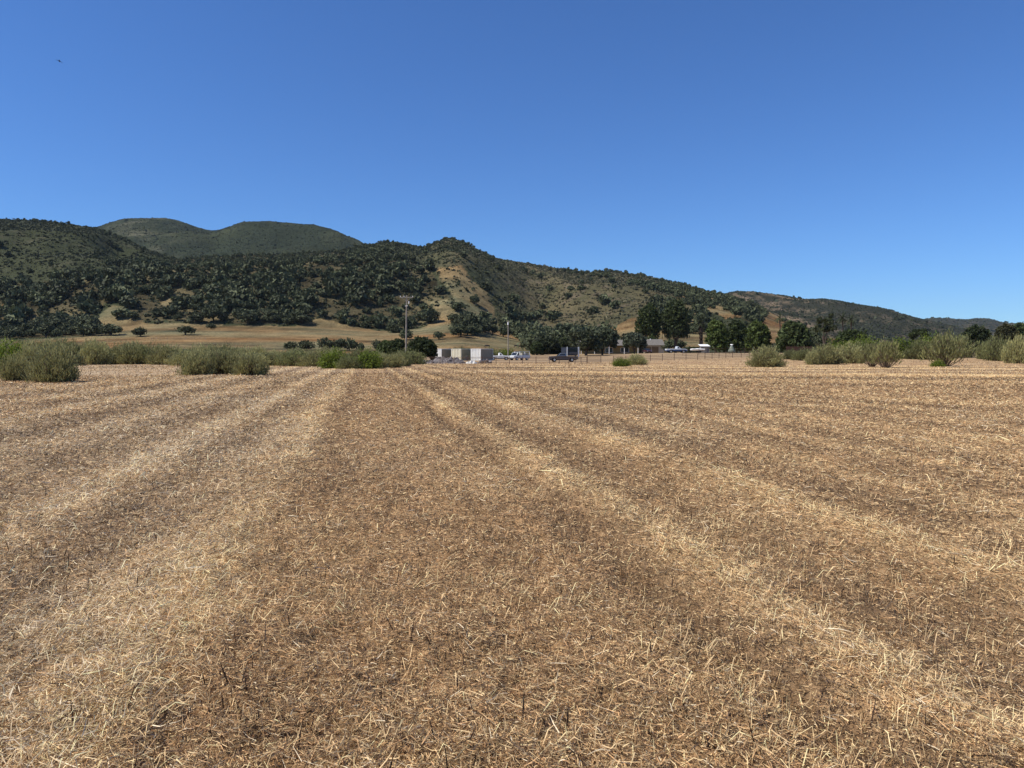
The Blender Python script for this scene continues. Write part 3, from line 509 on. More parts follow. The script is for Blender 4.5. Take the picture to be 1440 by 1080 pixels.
def palm(px, D, top, label, shag=True, frond_px=13, tr=2.6):
    rg = np.random.default_rng(int(px)); x = float(xat(px, D)); z = float(terrain(np.float64(x), np.float64(D))); H = float(zat(top, D)) - z; R = frond_px / FPX * D; hc = H - R * .55
    t = thing('palm_tree', label, 'palm', (x, D, z - .05)); r = tr / FPX * D * .5; bm = bmesh.new(); pts = [(0.02 * H * math.sin(k * .5), 0, hc * k / 8) for k in range(9)]; tube(bm, pts, [r * (1.25 - .03 * k + (.12 if k % 2 else 0)) for k in range(9)], 9); bmo('trunk', bm, M_BARK, t)
    C, T, B, K = [], [], [], []; tx = pts[-1][0]
    for k in range(26):
        a = k * 2.4; e = math.radians(75 - 115 * k / 26 + rg.normal() * 6); L = R * (.85 + .3 * rg.random()); p = Vector((tx, 0, hc)); d = Vector((math.cos(a) * math.cos(e), math.sin(a) * math.cos(e), math.sin(e)))
        for s in range(7):
            q = p + d * (L / 7); sd = d.cross(Vector((0, 0, 1))).normalized(); wd = L * .13 * math.sin((s + .8) / 7.6 * math.pi) ** .5
            for sg in (-1, 1): C.append((p + q) / 2 + sd * sg * wd * .5 - Vector((0, 0, wd * .25))); T.append(d * L / 12); B.append(sd * wd * .5); K.append(1.0)
            p = q; d = (d + Vector((0, 0, -.16 - .1 * (e < .3)))).normalized()
    V, F = quads(np.array([list(v) for v in C]), np.array([list(v) for v in T]), np.array([list(v) for v in B])); c = np.array([.045, .055, .022])[None] * (.6 + .8 * rg.random(len(C)))[:, None]; obj('fronds', mesh_np('fronds', V, F, np.repeat(c, 4, 0), M_LEAF), t)
    if shag:
        m = 420; a = rg.random(m) * 6.283; f = rg.random(m); rr = r * (1.3 + 1.2 * f ** 2); P = np.stack([np.cos(a) * rr + tx * f, np.sin(a) * rr, hc * (.1 + .9 * f)], 1); V, F = quads(P, np.tile([[0, 0, -.5]], (m, 1)) + rg.normal(size=(m, 3)) * .12, rdir(m, rg) * .16); obj('dead_frond_skirt', mesh_np('dead_frond_skirt', V, F, np.repeat(np.array([[.085, .062, .045]]) * (.4 + 1.2 * rg.random(m))[:, None], 4, 0), M_LEAF), t)
palm(985.5, 250, 446, 'shaggy palm with a dark dead-frond trunk between the evergreen and the rounded trees'); palm(1096, 270, 442, 'thin palm against the golden slope between two rounded farm trees', False, 9, 1.3); palm(1184, 235, 441, 'left of two palms beyond the pale-trunked tree', False, 11, 1.6); palm(1196, 230, 443, 'right of two palms beyond the pale-trunked tree, slightly lower', False, 11, 1.8)
# ------------------------------------------------------------------ built things
M_WHITE = mat('white_paint', (.88, .87, .82), .45, .08, 1.2, .4); M_CREAM = mat('cream_paint', (.82, .78, .62), .55, .1, 1.0, .3); M_KHAKI = mat('khaki_side_shade', (.36, .33, .21), .6, .12, 1.0, .3); M_GREY = mat('grey_paint_and_shade', (.33, .30, .23), .6, .12, 1.0, .3)  # khaki and grey hold the container sides' shade; grey is also plain paint
M_RUST = mat('rusty_pipe', (.115, .068, .045), .7, .3, 6, .3); M_DARK = mat('dark_metal', (.03, .03, .033), .5, .2, 4, .4); M_TYRE = mat('tyre_rubber', (.018, .018, .018), .85, .2, 8, .2); M_GLASS = mat('dark_glass', (.018, .022, .026), .08, .1, 1, .6); M_CHROME = mat('bright_metal', (.55, .55, .55), .25, .1, 3, .5, metal=.9)
M_WOOD = mat('weathered_wood', (.27, .24, .20), .85, .3, 2, .2); M_LAMP = mat('headlamp_glass', (.6, .6, .58), .12, .05, 3, .6)
def container(px, D, rz, front, side, label):
    x = float(xat(px, D)); z = float(terrain(np.float64(x), np.float64(D))); t = thing('shipping_container', label, 'container', (x, D, z), rz); W, L, H = 2.44, 6.06, 2.6
    # local: front end at y=0 facing -y, body runs to +y
    def corr(p0, p1, n, nrm, z0, z1):
        bm = bmesh.new(); P0 = Vector(p0); P1 = Vector(p1); d = (P1 - P0) / n; N = Vector(nrm); lo, hi = [], []
        for k in range(n):
            for f, o in ((0, 0), (.46, 0), (.56, -.17), (.90, -.17)): q = P0 + d * (k + f) + N * o; lo.append(bm.verts.new((q.x, q.y, z0))); hi.append(bm.verts.new((q.x, q.y, z1)))
        q = P1; lo.append(bm.verts.new((q.x, q.y, z0))); hi.append(bm.verts.new((q.x, q.y, z1)))
        for a in range(len(lo) - 1): bm.faces.new((lo[a], lo[a + 1], hi[a + 1], hi[a]))
        return bm
    bmo('end_wall', corr((-W / 2 + .1, .03, 0), (W / 2 - .1, .03, 0), 6, (0, -1, 0), .17, H - .1), front, t)
    for s in (-1, 1): bmo('side_wall', corr((s * (W / 2 - .03), .12, 0), (s * (W / 2 - .03), L - .12, 0), 18, (s, 0, 0), .17, H - .1), side, t)  # side colour is darker than the ends, shade of the long walls included
    bmo('door', bx(-W / 2 + .1, W / 2 - .1, L - .08, L - .03, .17, H - .1), side, t); bm = bmesh.new(); box(bm, -W / 2 + .1, W / 2 - .1, .1, L - .1, H - .095, H - .03); bmo('roof', bm, side, t)
    bm = bmesh.new()
    for sx in (-1, 1):
        for y in (0, L - .1): box(bm, sx * W / 2 - (.1 if sx > 0 else 0), sx * W / 2 + (0 if sx > 0 else .1), y, y + .1, 0, H)
    bmo('corner_post', bm, front, t); bm = bmesh.new()
    for y in (.005, L - .105): box(bm, -W / 2 + .1, W / 2 - .1, y, y + .1, .01, .168); box(bm, -W / 2 + .1, W / 2 - .1, y + .002, y + .1, H - .098, H - .002)
    for sx in (-1, 1): box(bm, sx * (W / 2 - .052) - .05, sx * (W / 2 - .052) + .05, .1, L - .1, .012, .168); box(bm, sx * (W / 2 - .052) - .05, sx * (W / 2 - .052) + .05, .1, L - .1, H - .098, H - .002)
    bmo('bottom_rail', bm, front, t); bmo('floor', bx(-W / 2 + .1, W / 2 - .1, .1, L - .1, .08, .16), M_DARK, t)
RZC = math.radians(-25)
container(614, 161, RZC, M_WHITE, M_GREY, 'left white shipping container, half hidden by the lush tree, shaded side coloured grey'); container(641.5, 161, RZC, M_CREAM, M_KHAKI, 'middle cream shipping container with shaded side coloured khaki'); container(669, 161, RZC, M_WHITE, M_GREY, 'right white shipping container with side coloured dark for shade, next to the white pickup')
def pickup(px, D, rz, L, paint, low, label, cab=(-.35, 1.25), bedtop=1.1, name='pickup_truck'):
    x = float(xat(px, D)); z = float(terrain(np.float64(x), np.float64(D))); t = thing(name, label, 'pickup', (x, D, z), rz); h = L / 2; w2 = .95; wx = (-h + 1.15, h - .95); R = .39
    def arches(z1):
        pts = [(-h, .5)]
        for cx in wx: pts += [(cx + .5 * math.cos(a), .42 + .5 * math.sin(a)) for a in np.linspace(math.pi * .95, math.pi * .05, 9)]
        return pts + [(h, .5), (h, z1), (-h, z1)]
    bm = bmesh.new(); prism(bm, arches(.74)[:-2] + [(h, .76), (-h, .76)], -w2, w2); bmo('lower_body', bm, low, t)
    bm = bmesh.new(); prism(bm, [(cab[0] - .1, .762), (h, .762), (h - .03, .95), (h - .25, 1.04), (cab[1] + .1, 1.12), (cab[0] - .1, 1.12)], -w2 + .004, w2 - .004); bmo('hood', bm, paint, t, .02)
    bm = bmesh.new(); bl = -h; br = cab[0] - .12
    box(bm, bl, br, -w2 + .004, -w2 + .09, .762, bedtop); box(bm, bl, br, w2 - .09, w2 - .004, .762, bedtop); bmo('cargo_bed', bm, paint, t, .015); bmo('tailgate', bx(bl + .002, bl + .07, -w2 + .095, w2 - .095, .762, bedtop - .01), paint, t)
    c0, c1 = cab; bm = bmesh.new(); a, b = prism(bm, [(c0, 1.122), (c1, 1.122), (c1 - .62, 1.68), (c1 - .8, 1.72), (c0 + .2, 1.72), (c0 + .08, 1.66)], -w2 + .1, w2 - .1)
    for vv in a + b:
        if vv.co.z > 1.3: vv.co.y *= .86
    bmo('cab', bm, paint, t, .03)
    for s in (-1, 1):
        bm = bmesh.new(); yb, yt = s * (w2 - .088), s * ((w2 - .1) * .875 + .02); q = [(c0 + .22, 1.2, yb), (c1 - .2, 1.2, yb), (c1 - .66, 1.62, yt), (c0 + .24, 1.62, yt)]; o = Vector((0, s * .012, 0)); A = [bm.verts.new((p[0], p[2], p[1])) for p in q]; B = [bm.verts.new(Vector((p[0], p[2], p[1])) + o) for p in q]; bm.faces.new(A); bm.faces.new(B)
        for i in range(4): bm.faces.new((A[i], A[(i + 1) % 4], B[(i + 1) % 4], B[i]))
        bmo('side_window', bm, M_GLASS, t)
        bm = bmesh.new(); o2 = s * .02
        for e0, e1 in ((0, 1), (1, 2), (2, 3), (3, 0)): tube(bm, [(q[e0][0], q[e0][2] + o2, q[e0][1]), (q[e1][0], q[e1][2] + o2, q[e1][1])], .04, 5)
        bmo('window_edge', bm, M_CHROME if paint is M_CHAR else paint, t)  # bright edging on the charcoal cab imitates glints along its window frames
    bm = bmesh.new(); q = [(c1 - .06, -.74, 1.2), (c1 - .06, .74, 1.2), (c1 - .55, .66, 1.63), (c1 - .55, -.66, 1.63)]; A = [bm.verts.new((p[0] + .0, p[1], p[2])) for p in q]; B = [bm.verts.new((p[0] + .03, p[1], p[2] + .02)) for p in q]; bm.faces.new(A); bm.faces.new(B)
    for i in range(4): bm.faces.new((A[i], A[(i + 1) % 4], B[(i + 1) % 4], B[i]))
    bmo('windscreen', bm, M_GLASS, t)
    for cx in wx:
        for s in (-1, 1):
            bm = bmesh.new(); tube(bm, [(cx, s * .68, R), (cx, s * .9, R)], R, 18); wh = bmo('wheel', bm, M_TYRE, t); bm = bmesh.new(); tube(bm, [(cx, s * .89, R), (cx, s * .915, R)], R * .58, 12); bmo('rim', bm, M_CHROME, wh)
    for s in (-1, 1): bmo('headlight', bx(h - .01, h + .02, s * .72 - .14, s * .72 + .14, .78, .93), M_LAMP, t)
    bmo('bumper', bx(h + .002, h + .12, -w2 + .02, w2 - .02, .45, .62), M_CHROME, t); bmo('bumper', bx(-h - .12, -h - .002, -w2 + .02, w2 - .02, .48, .62), M_CHROME, t); bmo('chassis', bx(-h + .2, h - .2, -.5, .5, .3, .52), M_DARK, t); return t
M_CHAR = mat('charcoal_paint', (.055, .053, .056), .35, .1, 1, .5, coat=.5); M_BLUE = mat('navy_paint', (.03, .055, .13), .4, .1, 1, .5, coat=.3); M_PALE = mat('pale_paint', (.62, .65, .66), .4, .08, 1, .5, coat=.3); M_MAROON = mat('maroon_paint', (.05, .015, .02), .4, .1, 1, .5, coat=.4)
pickup(792, 143, math.pi + .06, 5.5, M_CHAR, M_CHAR, 'dark grey pickup facing left, parked just behind the pipe fence', (-.55, 1.25)); pickup(702, 172, .08, 5.1, M_WHITE, M_PALE, 'old white single-cab pickup facing right, beside the right container', (-.2, .95)); pickup(950.5, 192, .05, 5.4, M_PALE, M_BLUE, 'two-tone pickup, pale above and navy below, parked right of the garage', (-.1, 1.05))
def box_truck(px, D, rz, label):
    x = float(xat(px, D)); z = float(terrain(np.float64(x), np.float64(D))); t = thing('service_truck', label, 'truck', (x, D, z), rz)
    bm = bmesh.new(); prism(bm, [(.9, .45), (2.5, .45), (2.5, .98), (2.35, 1.05), (1.75, 1.12), (1.35, 1.78), (.9, 1.82)], -.95, .95); bmo('cab', bm, M_PALE, t, .03); bm = bmesh.new(); box(bm, -2.4, .82, -1.0, 1.0, .55, 1.15); bmo('utility_body', bm, M_PALE, t, .02)
    bm = bmesh.new()
    for xx in (-2.3, -.9, .6):
        for s in (-1, 1): box(bm, xx, xx + .09, s * .9 - .04, s * .9 + .04, 1.152, 1.95)
    for s in (-1, 1): box(bm, -2.35, .75, s * .9 - .05, s * .9 + .05, 1.952, 2.02)
    bmo('ladder_rack', bm, M_WHITE, t); bmo('tool_chest', bx(-2.0, -.1, -.8, .8, 1.153, 1.75), M_GREY, t, .02)
    for s in (-1, 1): bm = bmesh.new(); A = [bm.verts.new(p) for p in ((1.0, s * .955, 1.15), (1.68, s * .955, 1.15), (1.34, s * .955, 1.68), (1.0, s * .955, 1.7))]; bm.faces.new(A); r = bmesh.ops.extrude_face_region(bm, geom=bm.faces[:]); bmesh.ops.translate(bm, verts=[v for v in r['geom'] if isinstance(v, bmesh.types.BMVert)], vec=(0, s * .012, 0)); bmo('side_window', bm, M_GLASS, t)
    bm = bmesh.new(); A = [bm.verts.new(p) for p in ((1.765, -.8, 1.16), (1.765, .8, 1.16), (1.40, .75, 1.74), (1.40, -.75, 1.74))]; B = [bm.verts.new(v.co + Vector((.03, 0, .02))) for v in A]; bm.faces.new(A); bm.faces.new(B)
    for i in range(4): bm.faces.new((A[i], A[(i + 1) % 4], B[(i + 1) % 4], B[i]))
    bmo('windscreen', bm, M_GLASS, t)
    for cx in (-1.5, 1.6):
        for s in (-1, 1): bm = bmesh.new(); tube(bm, [(cx, s * .75, .4), (cx, s * .985, .4)], .4, 18); wh = bmo('wheel', bm, M_TYRE, t); bm = bmesh.new(); tube(bm, [(cx, s * .975, .4), (cx, s * 1.0, .4)], .22, 12); bmo('rim', bm, M_CHROME, wh)
    for s in (-1, 1): bmo('headlight', bx(2.495, 2.53, s * .7 - .14, s * .7 + .14, .72, .9), M_LAMP, t)
    bmo('bumper', bx(2.503, 2.62, -.93, .93, .42, .6), M_DARK, t)
box_truck(730.5, 168, math.radians(-138), 'pale service truck with a rack, seen from its front corner, beside the white pickup')
def car(px, D, rz, L, paint, label):
    x = float(xat(px, D)); z = float(terrain(np.float64(x), np.float64(D))); t = thing('parked_car', label, 'car', (x, D, z), rz); h = L / 2
    bm = bmesh.new(); prism(bm, [(-h, .4), (h, .4), (h, .72), (h - .3, .86), (.95, .95), (-h + .1, .98), (-h, .8)], -.87, .87); bmo('body', bm, paint, t, .04); bm = bmesh.new(); a, b = prism(bm, [(-h + .35, .97), (1.0, .955), (.3, 1.45), (-h + .8, 1.47)], -.78, .78)
    for vv in a + b:
        if vv.co.z > 1.2: vv.co.y *= .85
    bmo('cabin', bm, M_GLASS, t, .03)
    for cx in (-h + .85, h - .85):
        for s in (-1, 1): bm = bmesh.new(); tube(bm, [(cx, s * .66, .33), (cx, s * .88, .33)], .33, 16); bmo('wheel', bm, M_TYRE, t)
    for s in (-1, 1): bmo('headlight', bx(h - .02, h + .02, s * .62 - .14, s * .62 + .14, .6, .73), M_LAMP, t)
car(909.5, 218, math.radians(-80), 4.4, M_MAROON, 'dark maroon car parked in front of the garage')
# house
def house():
    D = 240.0; x0 = float(xat(815, D)); z = float(terrain(np.float64(20.), np.float64(D))) - .1; k = D / FPX
    t = thing('ranch_house', 'long low tan ranch house with shallow grey roof behind the round trees', 'house', (x0, D, z)); M_TAN = mat('tan_wall', (.21, .165, .075), .85, .12, .8, .2); M_BROWN = mat('brown_door', (.16, .112, .06), .8, .2, 1.5, .2); M_ROOF = mat('roof_shingle', (.16, .145, .125), .9, .25, 2.5, .15, bump=.4); M_STONE = mat('pale_wall', (.40, .36, .27), .85, .12, 1, .2)
    L1 = 84 * k
    bmo('wall', bx(0, L1, 0, 9, 0, 2.75), M_TAN, t); bm = bmesh.new(); prism_y(bm, [(-1.6, 2.7), (-1.6, 2.86), (4.5, 4.75), (10, 2.86), (10, 2.7)], -.7, L1 - .01); bmo('roof', bm, M_ROOF, t)
    for xa, xb, za, zb in ((1.6, 2.5, .05, 2.1), (8.2, 10.8, .5, 2.15), (13.3, 16.0, .6, 2.1)):
        f = bmo('window' if za > .3 else 'door', bx(xa, xb, -.06, -.002, za, zb), M_WHITE if za > .3 else M_BROWN, t)
        if za > .3: bmo('pane', bx(xa + .09, xb - .09, -.075, -.062, za + .09, zb - .09), M_GLASS, f)
    for xx in (.3, 4.6, 9.3, 14.2, 18.6): bmo('porch_post', bx(xx, xx + .16, -1.5, -1.34, 0, 2.69), M_WHITE, t)
    g0 = 88 * k; g1 = 116 * k; bmo('garage_wall', bx(g0, g1, -2.5, 8, 0, 2.8), M_STONE, t); bm = bmesh.new(); prism_y(bm, [(-3.1, 2.76), (-3.1, 2.9), (2.8, 4.9), (8.6, 2.9), (8.6, 2.76)], g0 - .35, g1 + .45); bmo('garage_roof', bm, M_ROOF, t)
    bmo('garage_door', bx(g0 + .35, g0 + 2.4, -2.56, -2.502, .05, 2.35), M_BROWN, t); bmo('garage_door', bx(g0 + 2.6, g0 + 4.75, -2.56, -2.502, .05, 2.35), M_BROWN, t)
    bm = bmesh.new(); tube(bm, [(g0 + 3, 2.2, 4.5), (g0 + 3, 2.2, 5.1)], .12, 8); bmo('vent_pipe', bm, M_WHITE, t)
def prism_y(bm, pts, x0, x1):
    a = [bm.verts.new((x0, p[0], p[1])) for p in pts]; b = [bm.verts.new((x1, p[0], p[1])) for p in pts]; n = len(pts); bm.faces.new(a); bm.faces.new(b[::-1])
    for i in range(n): bm.faces.new((a[i], b[i], b[(i + 1) % n], a[(i + 1) % n]))
house()
def trailer():
    D = 196.; x = float(xat(805.5, D)); z = float(terrain(np.float64(x), np.float64(D))); t = thing('box_trailer', 'blue-grey trailer with white corner frame under the weeping tree', 'trailer', (x, D, z), math.radians(17)); MB = mat('shaded_blue_panel', (.018, .026, .045), .4, .2, 1, .5)  # panel blue darkened to carry the tree's shade
    bmo('body', bx(-1.55, 1.55, 0, 4.5, 1.0, 2.95), MB, t); bm = bmesh.new()
    for s in (-1, 1): box(bm, s * 1.62 - (.05 if s < 0 else .16), s * 1.62 + (.05 if s < 0 else .16), -.14, .1, .5, 3.08)
    bmo('frame', bm, M_PALE, t); bmo('window', bx(-1.2, 1.3, -.05, -.004, 1.8, 2.75), M_GLASS, t); bmo('sill', bx(-1.0, 1.2, -.09, -.003, 1.4, 1.5), M_GREY, t)
    for s in (-1, 1): bm = bmesh.new(); tube(bm, [(s * 1.5, 2.2, .38), (s * 1.7, 2.2, .38)], .38, 16); bmo('wheel', bm, M_TYRE, t)
    bmo('chassis', bx(-1.3, 1.3, .1, 4.4, .75, .99), M_DARK, t)
trailer()
# utility poles
def pole():
    D = 118.; x = float(xat(570.6, D)); t = thing('utility_pole', 'tall wooden utility pole with one crossarm in front of the hillside wood', 'utility pole', (x, D, float(ground_z(x, D)) - .1)); H = float(zat(414, D)); lean = .22
    bm = bmesh.new(); tube(bm, [(0, 0, -.5), (lean * .5, 0, H / 2), (lean, 0, H)], [.14, .12, .095], 10); bmo('shaft', bm, M_WOOD, t); bm = bmesh.new(); box(bm, lean - 1.08, lean + 1.08, -.19, -.125, H - .42, H - .28); bmo('crossarm', bm, M_WOOD, t)
    bm = bmesh.new(); tube(bm, [(lean - .75, -.16, H - .42), (lean, -.15, H - 1.0)], .025, 5); tube(bm, [(lean + .75, -.16, H - .42), (lean, -.15, H - 1.0)], .025, 5); bmo('brace', bm, M_WOOD, t)
    for xx in (-.98, -.4, .98): bm = bmesh.new(); tube(bm, [(lean + xx, -.158, H - .278), (lean + xx, -.158, H - .19), (lean + xx, -.158, H - .12)], [.04, .06, .035], 8); bmo('insulator', bm, M_WHITE, t)
    bm = bmesh.new(); tube(bm, [(lean + .34, -.05, H - 1.35), (lean + .34, -.05, H - .95)], .09, 8); bmo('cutout_fuse', bm, M_WHITE, t); bm = bmesh.new(); tube(bm, [(lean - .25, -.2, H - 1.75), (lean + .18, -.1, H - 1.7)], .05, 6); bmo('bracket', bm, M_WHITE, t)
pole()
def pole2():
    D = 187.; x = float(xat(714.4, D)); t = thing('utility_pole', 'thinner bare pole with a pale canister on top, behind the white trucks', 'utility pole', (x, D, float(ground_z(x, D)) - .1)); H = float(zat(450.5, D)); bm = bmesh.new(); tube(bm, [(0, 0, -.4), (.05, 0, H)], [.15, .11], 9); bmo('shaft', bm, M_WOOD, t); bm = bmesh.new(); tube(bm, [(.0, -.28, H - 1.1), (.0, -.28, H - .45)], .17, 10); bmo('transformer', bm, M_WHITE, t); bm = bmesh.new(); box(bm, -.35, .4, -.2, -.115, H - .3, H - .2); bmo('crossarm', bm, M_WOOD, t)
pole2()
def pole3():
    D = 900.; x = float(xat(73, 965)); D = 965.; z = float(terrain(np.float64(x), np.float64(D))); t = thing('mast', 'thin mast standing on the ridge at the far left', 'mast', (x, D, z - .5)); bm = bmesh.new(); tube(bm, [(0, 0, 0), (0, 0, 9)], [.22, .12], 6); bmo('shaft', bm, M_WOOD, t); bm = bmesh.new(); tube(bm, [(-.9, 0, 8.0), (.9, 0, 8.0)], .1, 5); bmo('crossarm', bm, M_WOOD, t)
pole3()
# pipe fence
def fence(name, pts, step, hp, label, mpost, rails, rr=.026, rp=.045):
    t = thing(name, label, 'fence', (0, 0, 0)); P = [Vector((float(xat(p[0], p[1])), p[1], 0)) for p in pts]; S = []; 
    for a, b in zip(P, P[1:]):
        n = max(1, round((b - a).length / step)); S += [a.lerp(b, i / n) for i in range(n)]
    S.append(P[-1]); Zs = [float(ground_z(np.float64(s.x), np.float64(s.y))) for s in S]
    proto = None
    for s, zz in zip(S, Zs):
        if proto is None: bm = bmesh.new(); tube(bm, [(0, 0, -.2), (0, 0, hp)], rp, 8); proto = bmo('post', bm, mpost, t); o = proto
        else: o = proto.copy(); COL.objects.link(o); o.parent = t
        o.location = (s.x, s.y, zz); o.scale = (1, 1, .94 + .14 * random.random())
    for h in rails: bm = bmesh.new(); tube(bm, [(s.x, s.y, zz + h) for s, zz in zip(S, Zs)], rr, 6); bmo('rail', bm, mpost, t)
fence('pipe_fence', [(580, 113), (697.5, 112), (772.5, 111.5), (800, 113), (825, 119)], 2.05, 1.12, 'low rusty pipe fence running in front of the containers and dark pickup', M_RUST, (.3, .6, .9, 1.05)); fence('pipe_fence', [(862.5, 124.5), (914.5, 126), (931.3, 126.5), (948, 127), (981, 128), (1030, 134), (1088, 140)], 2.1, 1.18, 'rusty pipe fence in front of the garage and blue pickup, right part', M_RUST, (.25, .52, .8, 1.05)); fence('pipe_fence', [(960, 158), (1005, 160), (1088, 164)], 4.0, 1.25, 'thin back pipe fence in front of the rounded farm trees', M_RUST, (.4, .8, 1.2), .022)
def gate():
    x0 = float(xat(826, 119.3)); x1 = float(xat(845, 121.5)); t = thing('pipe_gate', 'closed rusty pipe gate with five bars in the gap of the fence', 'gate', (x0, 119.3, float(ground_z(x0, 119.3)))); dx, dy = x1 - x0, 2.2
    for h in (.2, .42, .64, .86, 1.08): bm = bmesh.new(); tube(bm, [(0, 0, h), (dx, dy, h)], .026, 6); bmo('bar', bm, M_RUST, t)
    for f in (0, 1): bm = bmesh.new(); tube(bm, [(dx * f, dy * f, .02), (dx * f, dy * f, 1.15)], .045, 7); bmo('upright', bm, M_RUST, t)
gate()
fence('wire_fence', [(214, 352), (236, 354), (262, 355), (290, 352)], 9., 1.35, 'faint post and wire fence crossing the golden meadow at the left', M_WOOD, (.7, 1.2), .02, .07)
def meadow_fix():
    for o in bpy.data.objects:
        if o.name.startswith('wire_fence'):
            for c in o.children:
                if c.name.startswith('post'): c.location.z = float(terrain(np.float64(c.location.x), np.float64(c.location.y)))
                else:
                    for v in c.data.vertices: v.co.z += float(terrain(np.float64(v.co.x), np.float64(v.co.y))) - float(ground_z(np.float64(v.co.x), np.float64(v.co.y)))
meadow_fix()
def board_fence():
    x = float(xat(1106, 172)); z = float(ground_z(x, 172)); t = thing('board_fence', 'low dark red-brown board fence under the biggest rounded tree', 'fence', (x, 172., z)); Mw = mat('red_brown_wood', (.075, .038, .028), .85, .3, 2, .2); bm = bmesh.new()
    for k in range(34): box(bm, k * .17, k * .17 + .14, 0, .03, .05, 1.55 + .06 * random.random())
    bmo('boards', bm, Mw, t); bm = bmesh.new()
    for h in (.35, 1.2): box(bm, -.05, 5.85, .033, .09, h, h + .1)
    bmo('rail', bm, Mw, t)
    for k in range(4): bmo('post', bx(k * 1.93 - .06, k * 1.93 + .06, .093, .2, -.2, 1.7), Mw, t)
board_fence()
# shed, boat, feeder, pile, sheets, barrel
def shed():
    D = 200.; x = float(xat(991, D)); z = float(terrain(np.float64(x), np.float64(D))); t = thing('shed', 'small grey open shed with a white roof left of the rounded trees', 'shed', (x, D, z)); bmo('wall', bx(-.95, 1.1, .2, 1.9, 0, 1.75), mat('grey_boards', (.22, .20, .18), .85, .2, 2, .2), t); bm = bmesh.new(); prism_y(bm, [(-.35, 1.76), (-.35, 1.84), (2.2, 2.35), (2.2, 2.27)], -1.3, 1.35); bmo('roof', bm, M_WHITE, t)
    for xx in (-1.15, 1.12): bmo('post', bx(xx, xx + .08, -.2, -.12, 0, 1.757), M_WOOD, t)
    bmo('door', bx(-.3, .55, .15, .197, .02, 1.6), M_GREY, t)
shed()
def boat():
    D = 178.; x = float(xat(980, D)); z = float(terrain(np.float64(x), np.float64(D))); t = thing('covered_boat', 'long low boat-shaped hull under a pale cream cover, right of the two-tone pickup', 'boat', (x, D, z), .1); bm = bmesh.new(); n = 13; rows = []
    for i in range(n):
        f = i / (n - 1); X = -1.7 + 3.4 * f; wd = .75 * (1 - max(0, 1 - f * 2.2) ** 2) + .02; keel = .45 + .3 * max(0, 1 - f * 2.2) ** 2; top = 1.0 + .12 * math.sin(f * 9) * .4 + .18 * math.exp(-((f - .55) / .16) ** 2); rows.append([bm.verts.new((X, -wd, .9)), bm.verts.new((X, -wd * .75, .6 + keel * .1)), bm.verts.new((X, 0, keel)), bm.verts.new((X, wd * .75, .6 + keel * .1)), bm.verts.new((X, wd, .9)), bm.verts.new((X, wd * .45, top)), bm.verts.new((X, -wd * .45, top))])
    for a, b in zip(rows, rows[1:]):
        for k in range(7): bm.faces.new((a[k], a[(k + 1) % 7], b[(k + 1) % 7], b[k]))
    bm.faces.new(rows[0]); bm.faces.new(rows[-1][::-1]); bmo('hull', bm, M_WHITE, t); bm = bmesh.new(); box(bm, -1.6, 1.5, -.35, -.25, .38, .48); box(bm, -1.6, 1.5, .25, .35, .38, .48); bmo('trailer_frame', bm, M_DARK, t)
    for s in (-1, 1): bm = bmesh.new(); tube(bm, [(.5, s * .6, .28), (.5, s * .78, .28)], .28, 14); bmo('wheel', bm, M_TYRE, t)
boat()
def feeder():
    D = 185.; x = float(xat(1028.5, D)); z = float(terrain(np.float64(x), np.float64(D))); t = thing('feed_bin', 'grey-green cone-shaped bin with a pale cap in front of the rounded trees', 'feed bin', (x, D, z)); Mg = mat('dull_green_tin', (.15, .17, .13), .6, .25, 2, .3)
    bm = bmesh.new(); tube(bm, [(0, 0, .35), (0, 0, .6), (0, 0, 1.75)], [.85, .85, .3], 12); bmo('hopper', bm, Mg, t); bm = bmesh.new(); tube(bm, [(0, 0, 1.752), (0, 0, 2.0), (0, 0, 2.03), (0, 0, 2.2)], [.18, .18, .42, .26], 12); bmo('lid', bm, M_WHITE, t)
    for a in range(4): bm = bmesh.new(); tube(bm, [(math.cos(a * 1.57 + .8) * .75, math.sin(a * 1.57 + .8) * .75, 0), (math.cos(a * 1.57 + .8) * .7, math.sin(a * 1.57 + .8) * .7, .5)], .05, 6); bmo('leg', bm, M_RUST, t)
feeder()
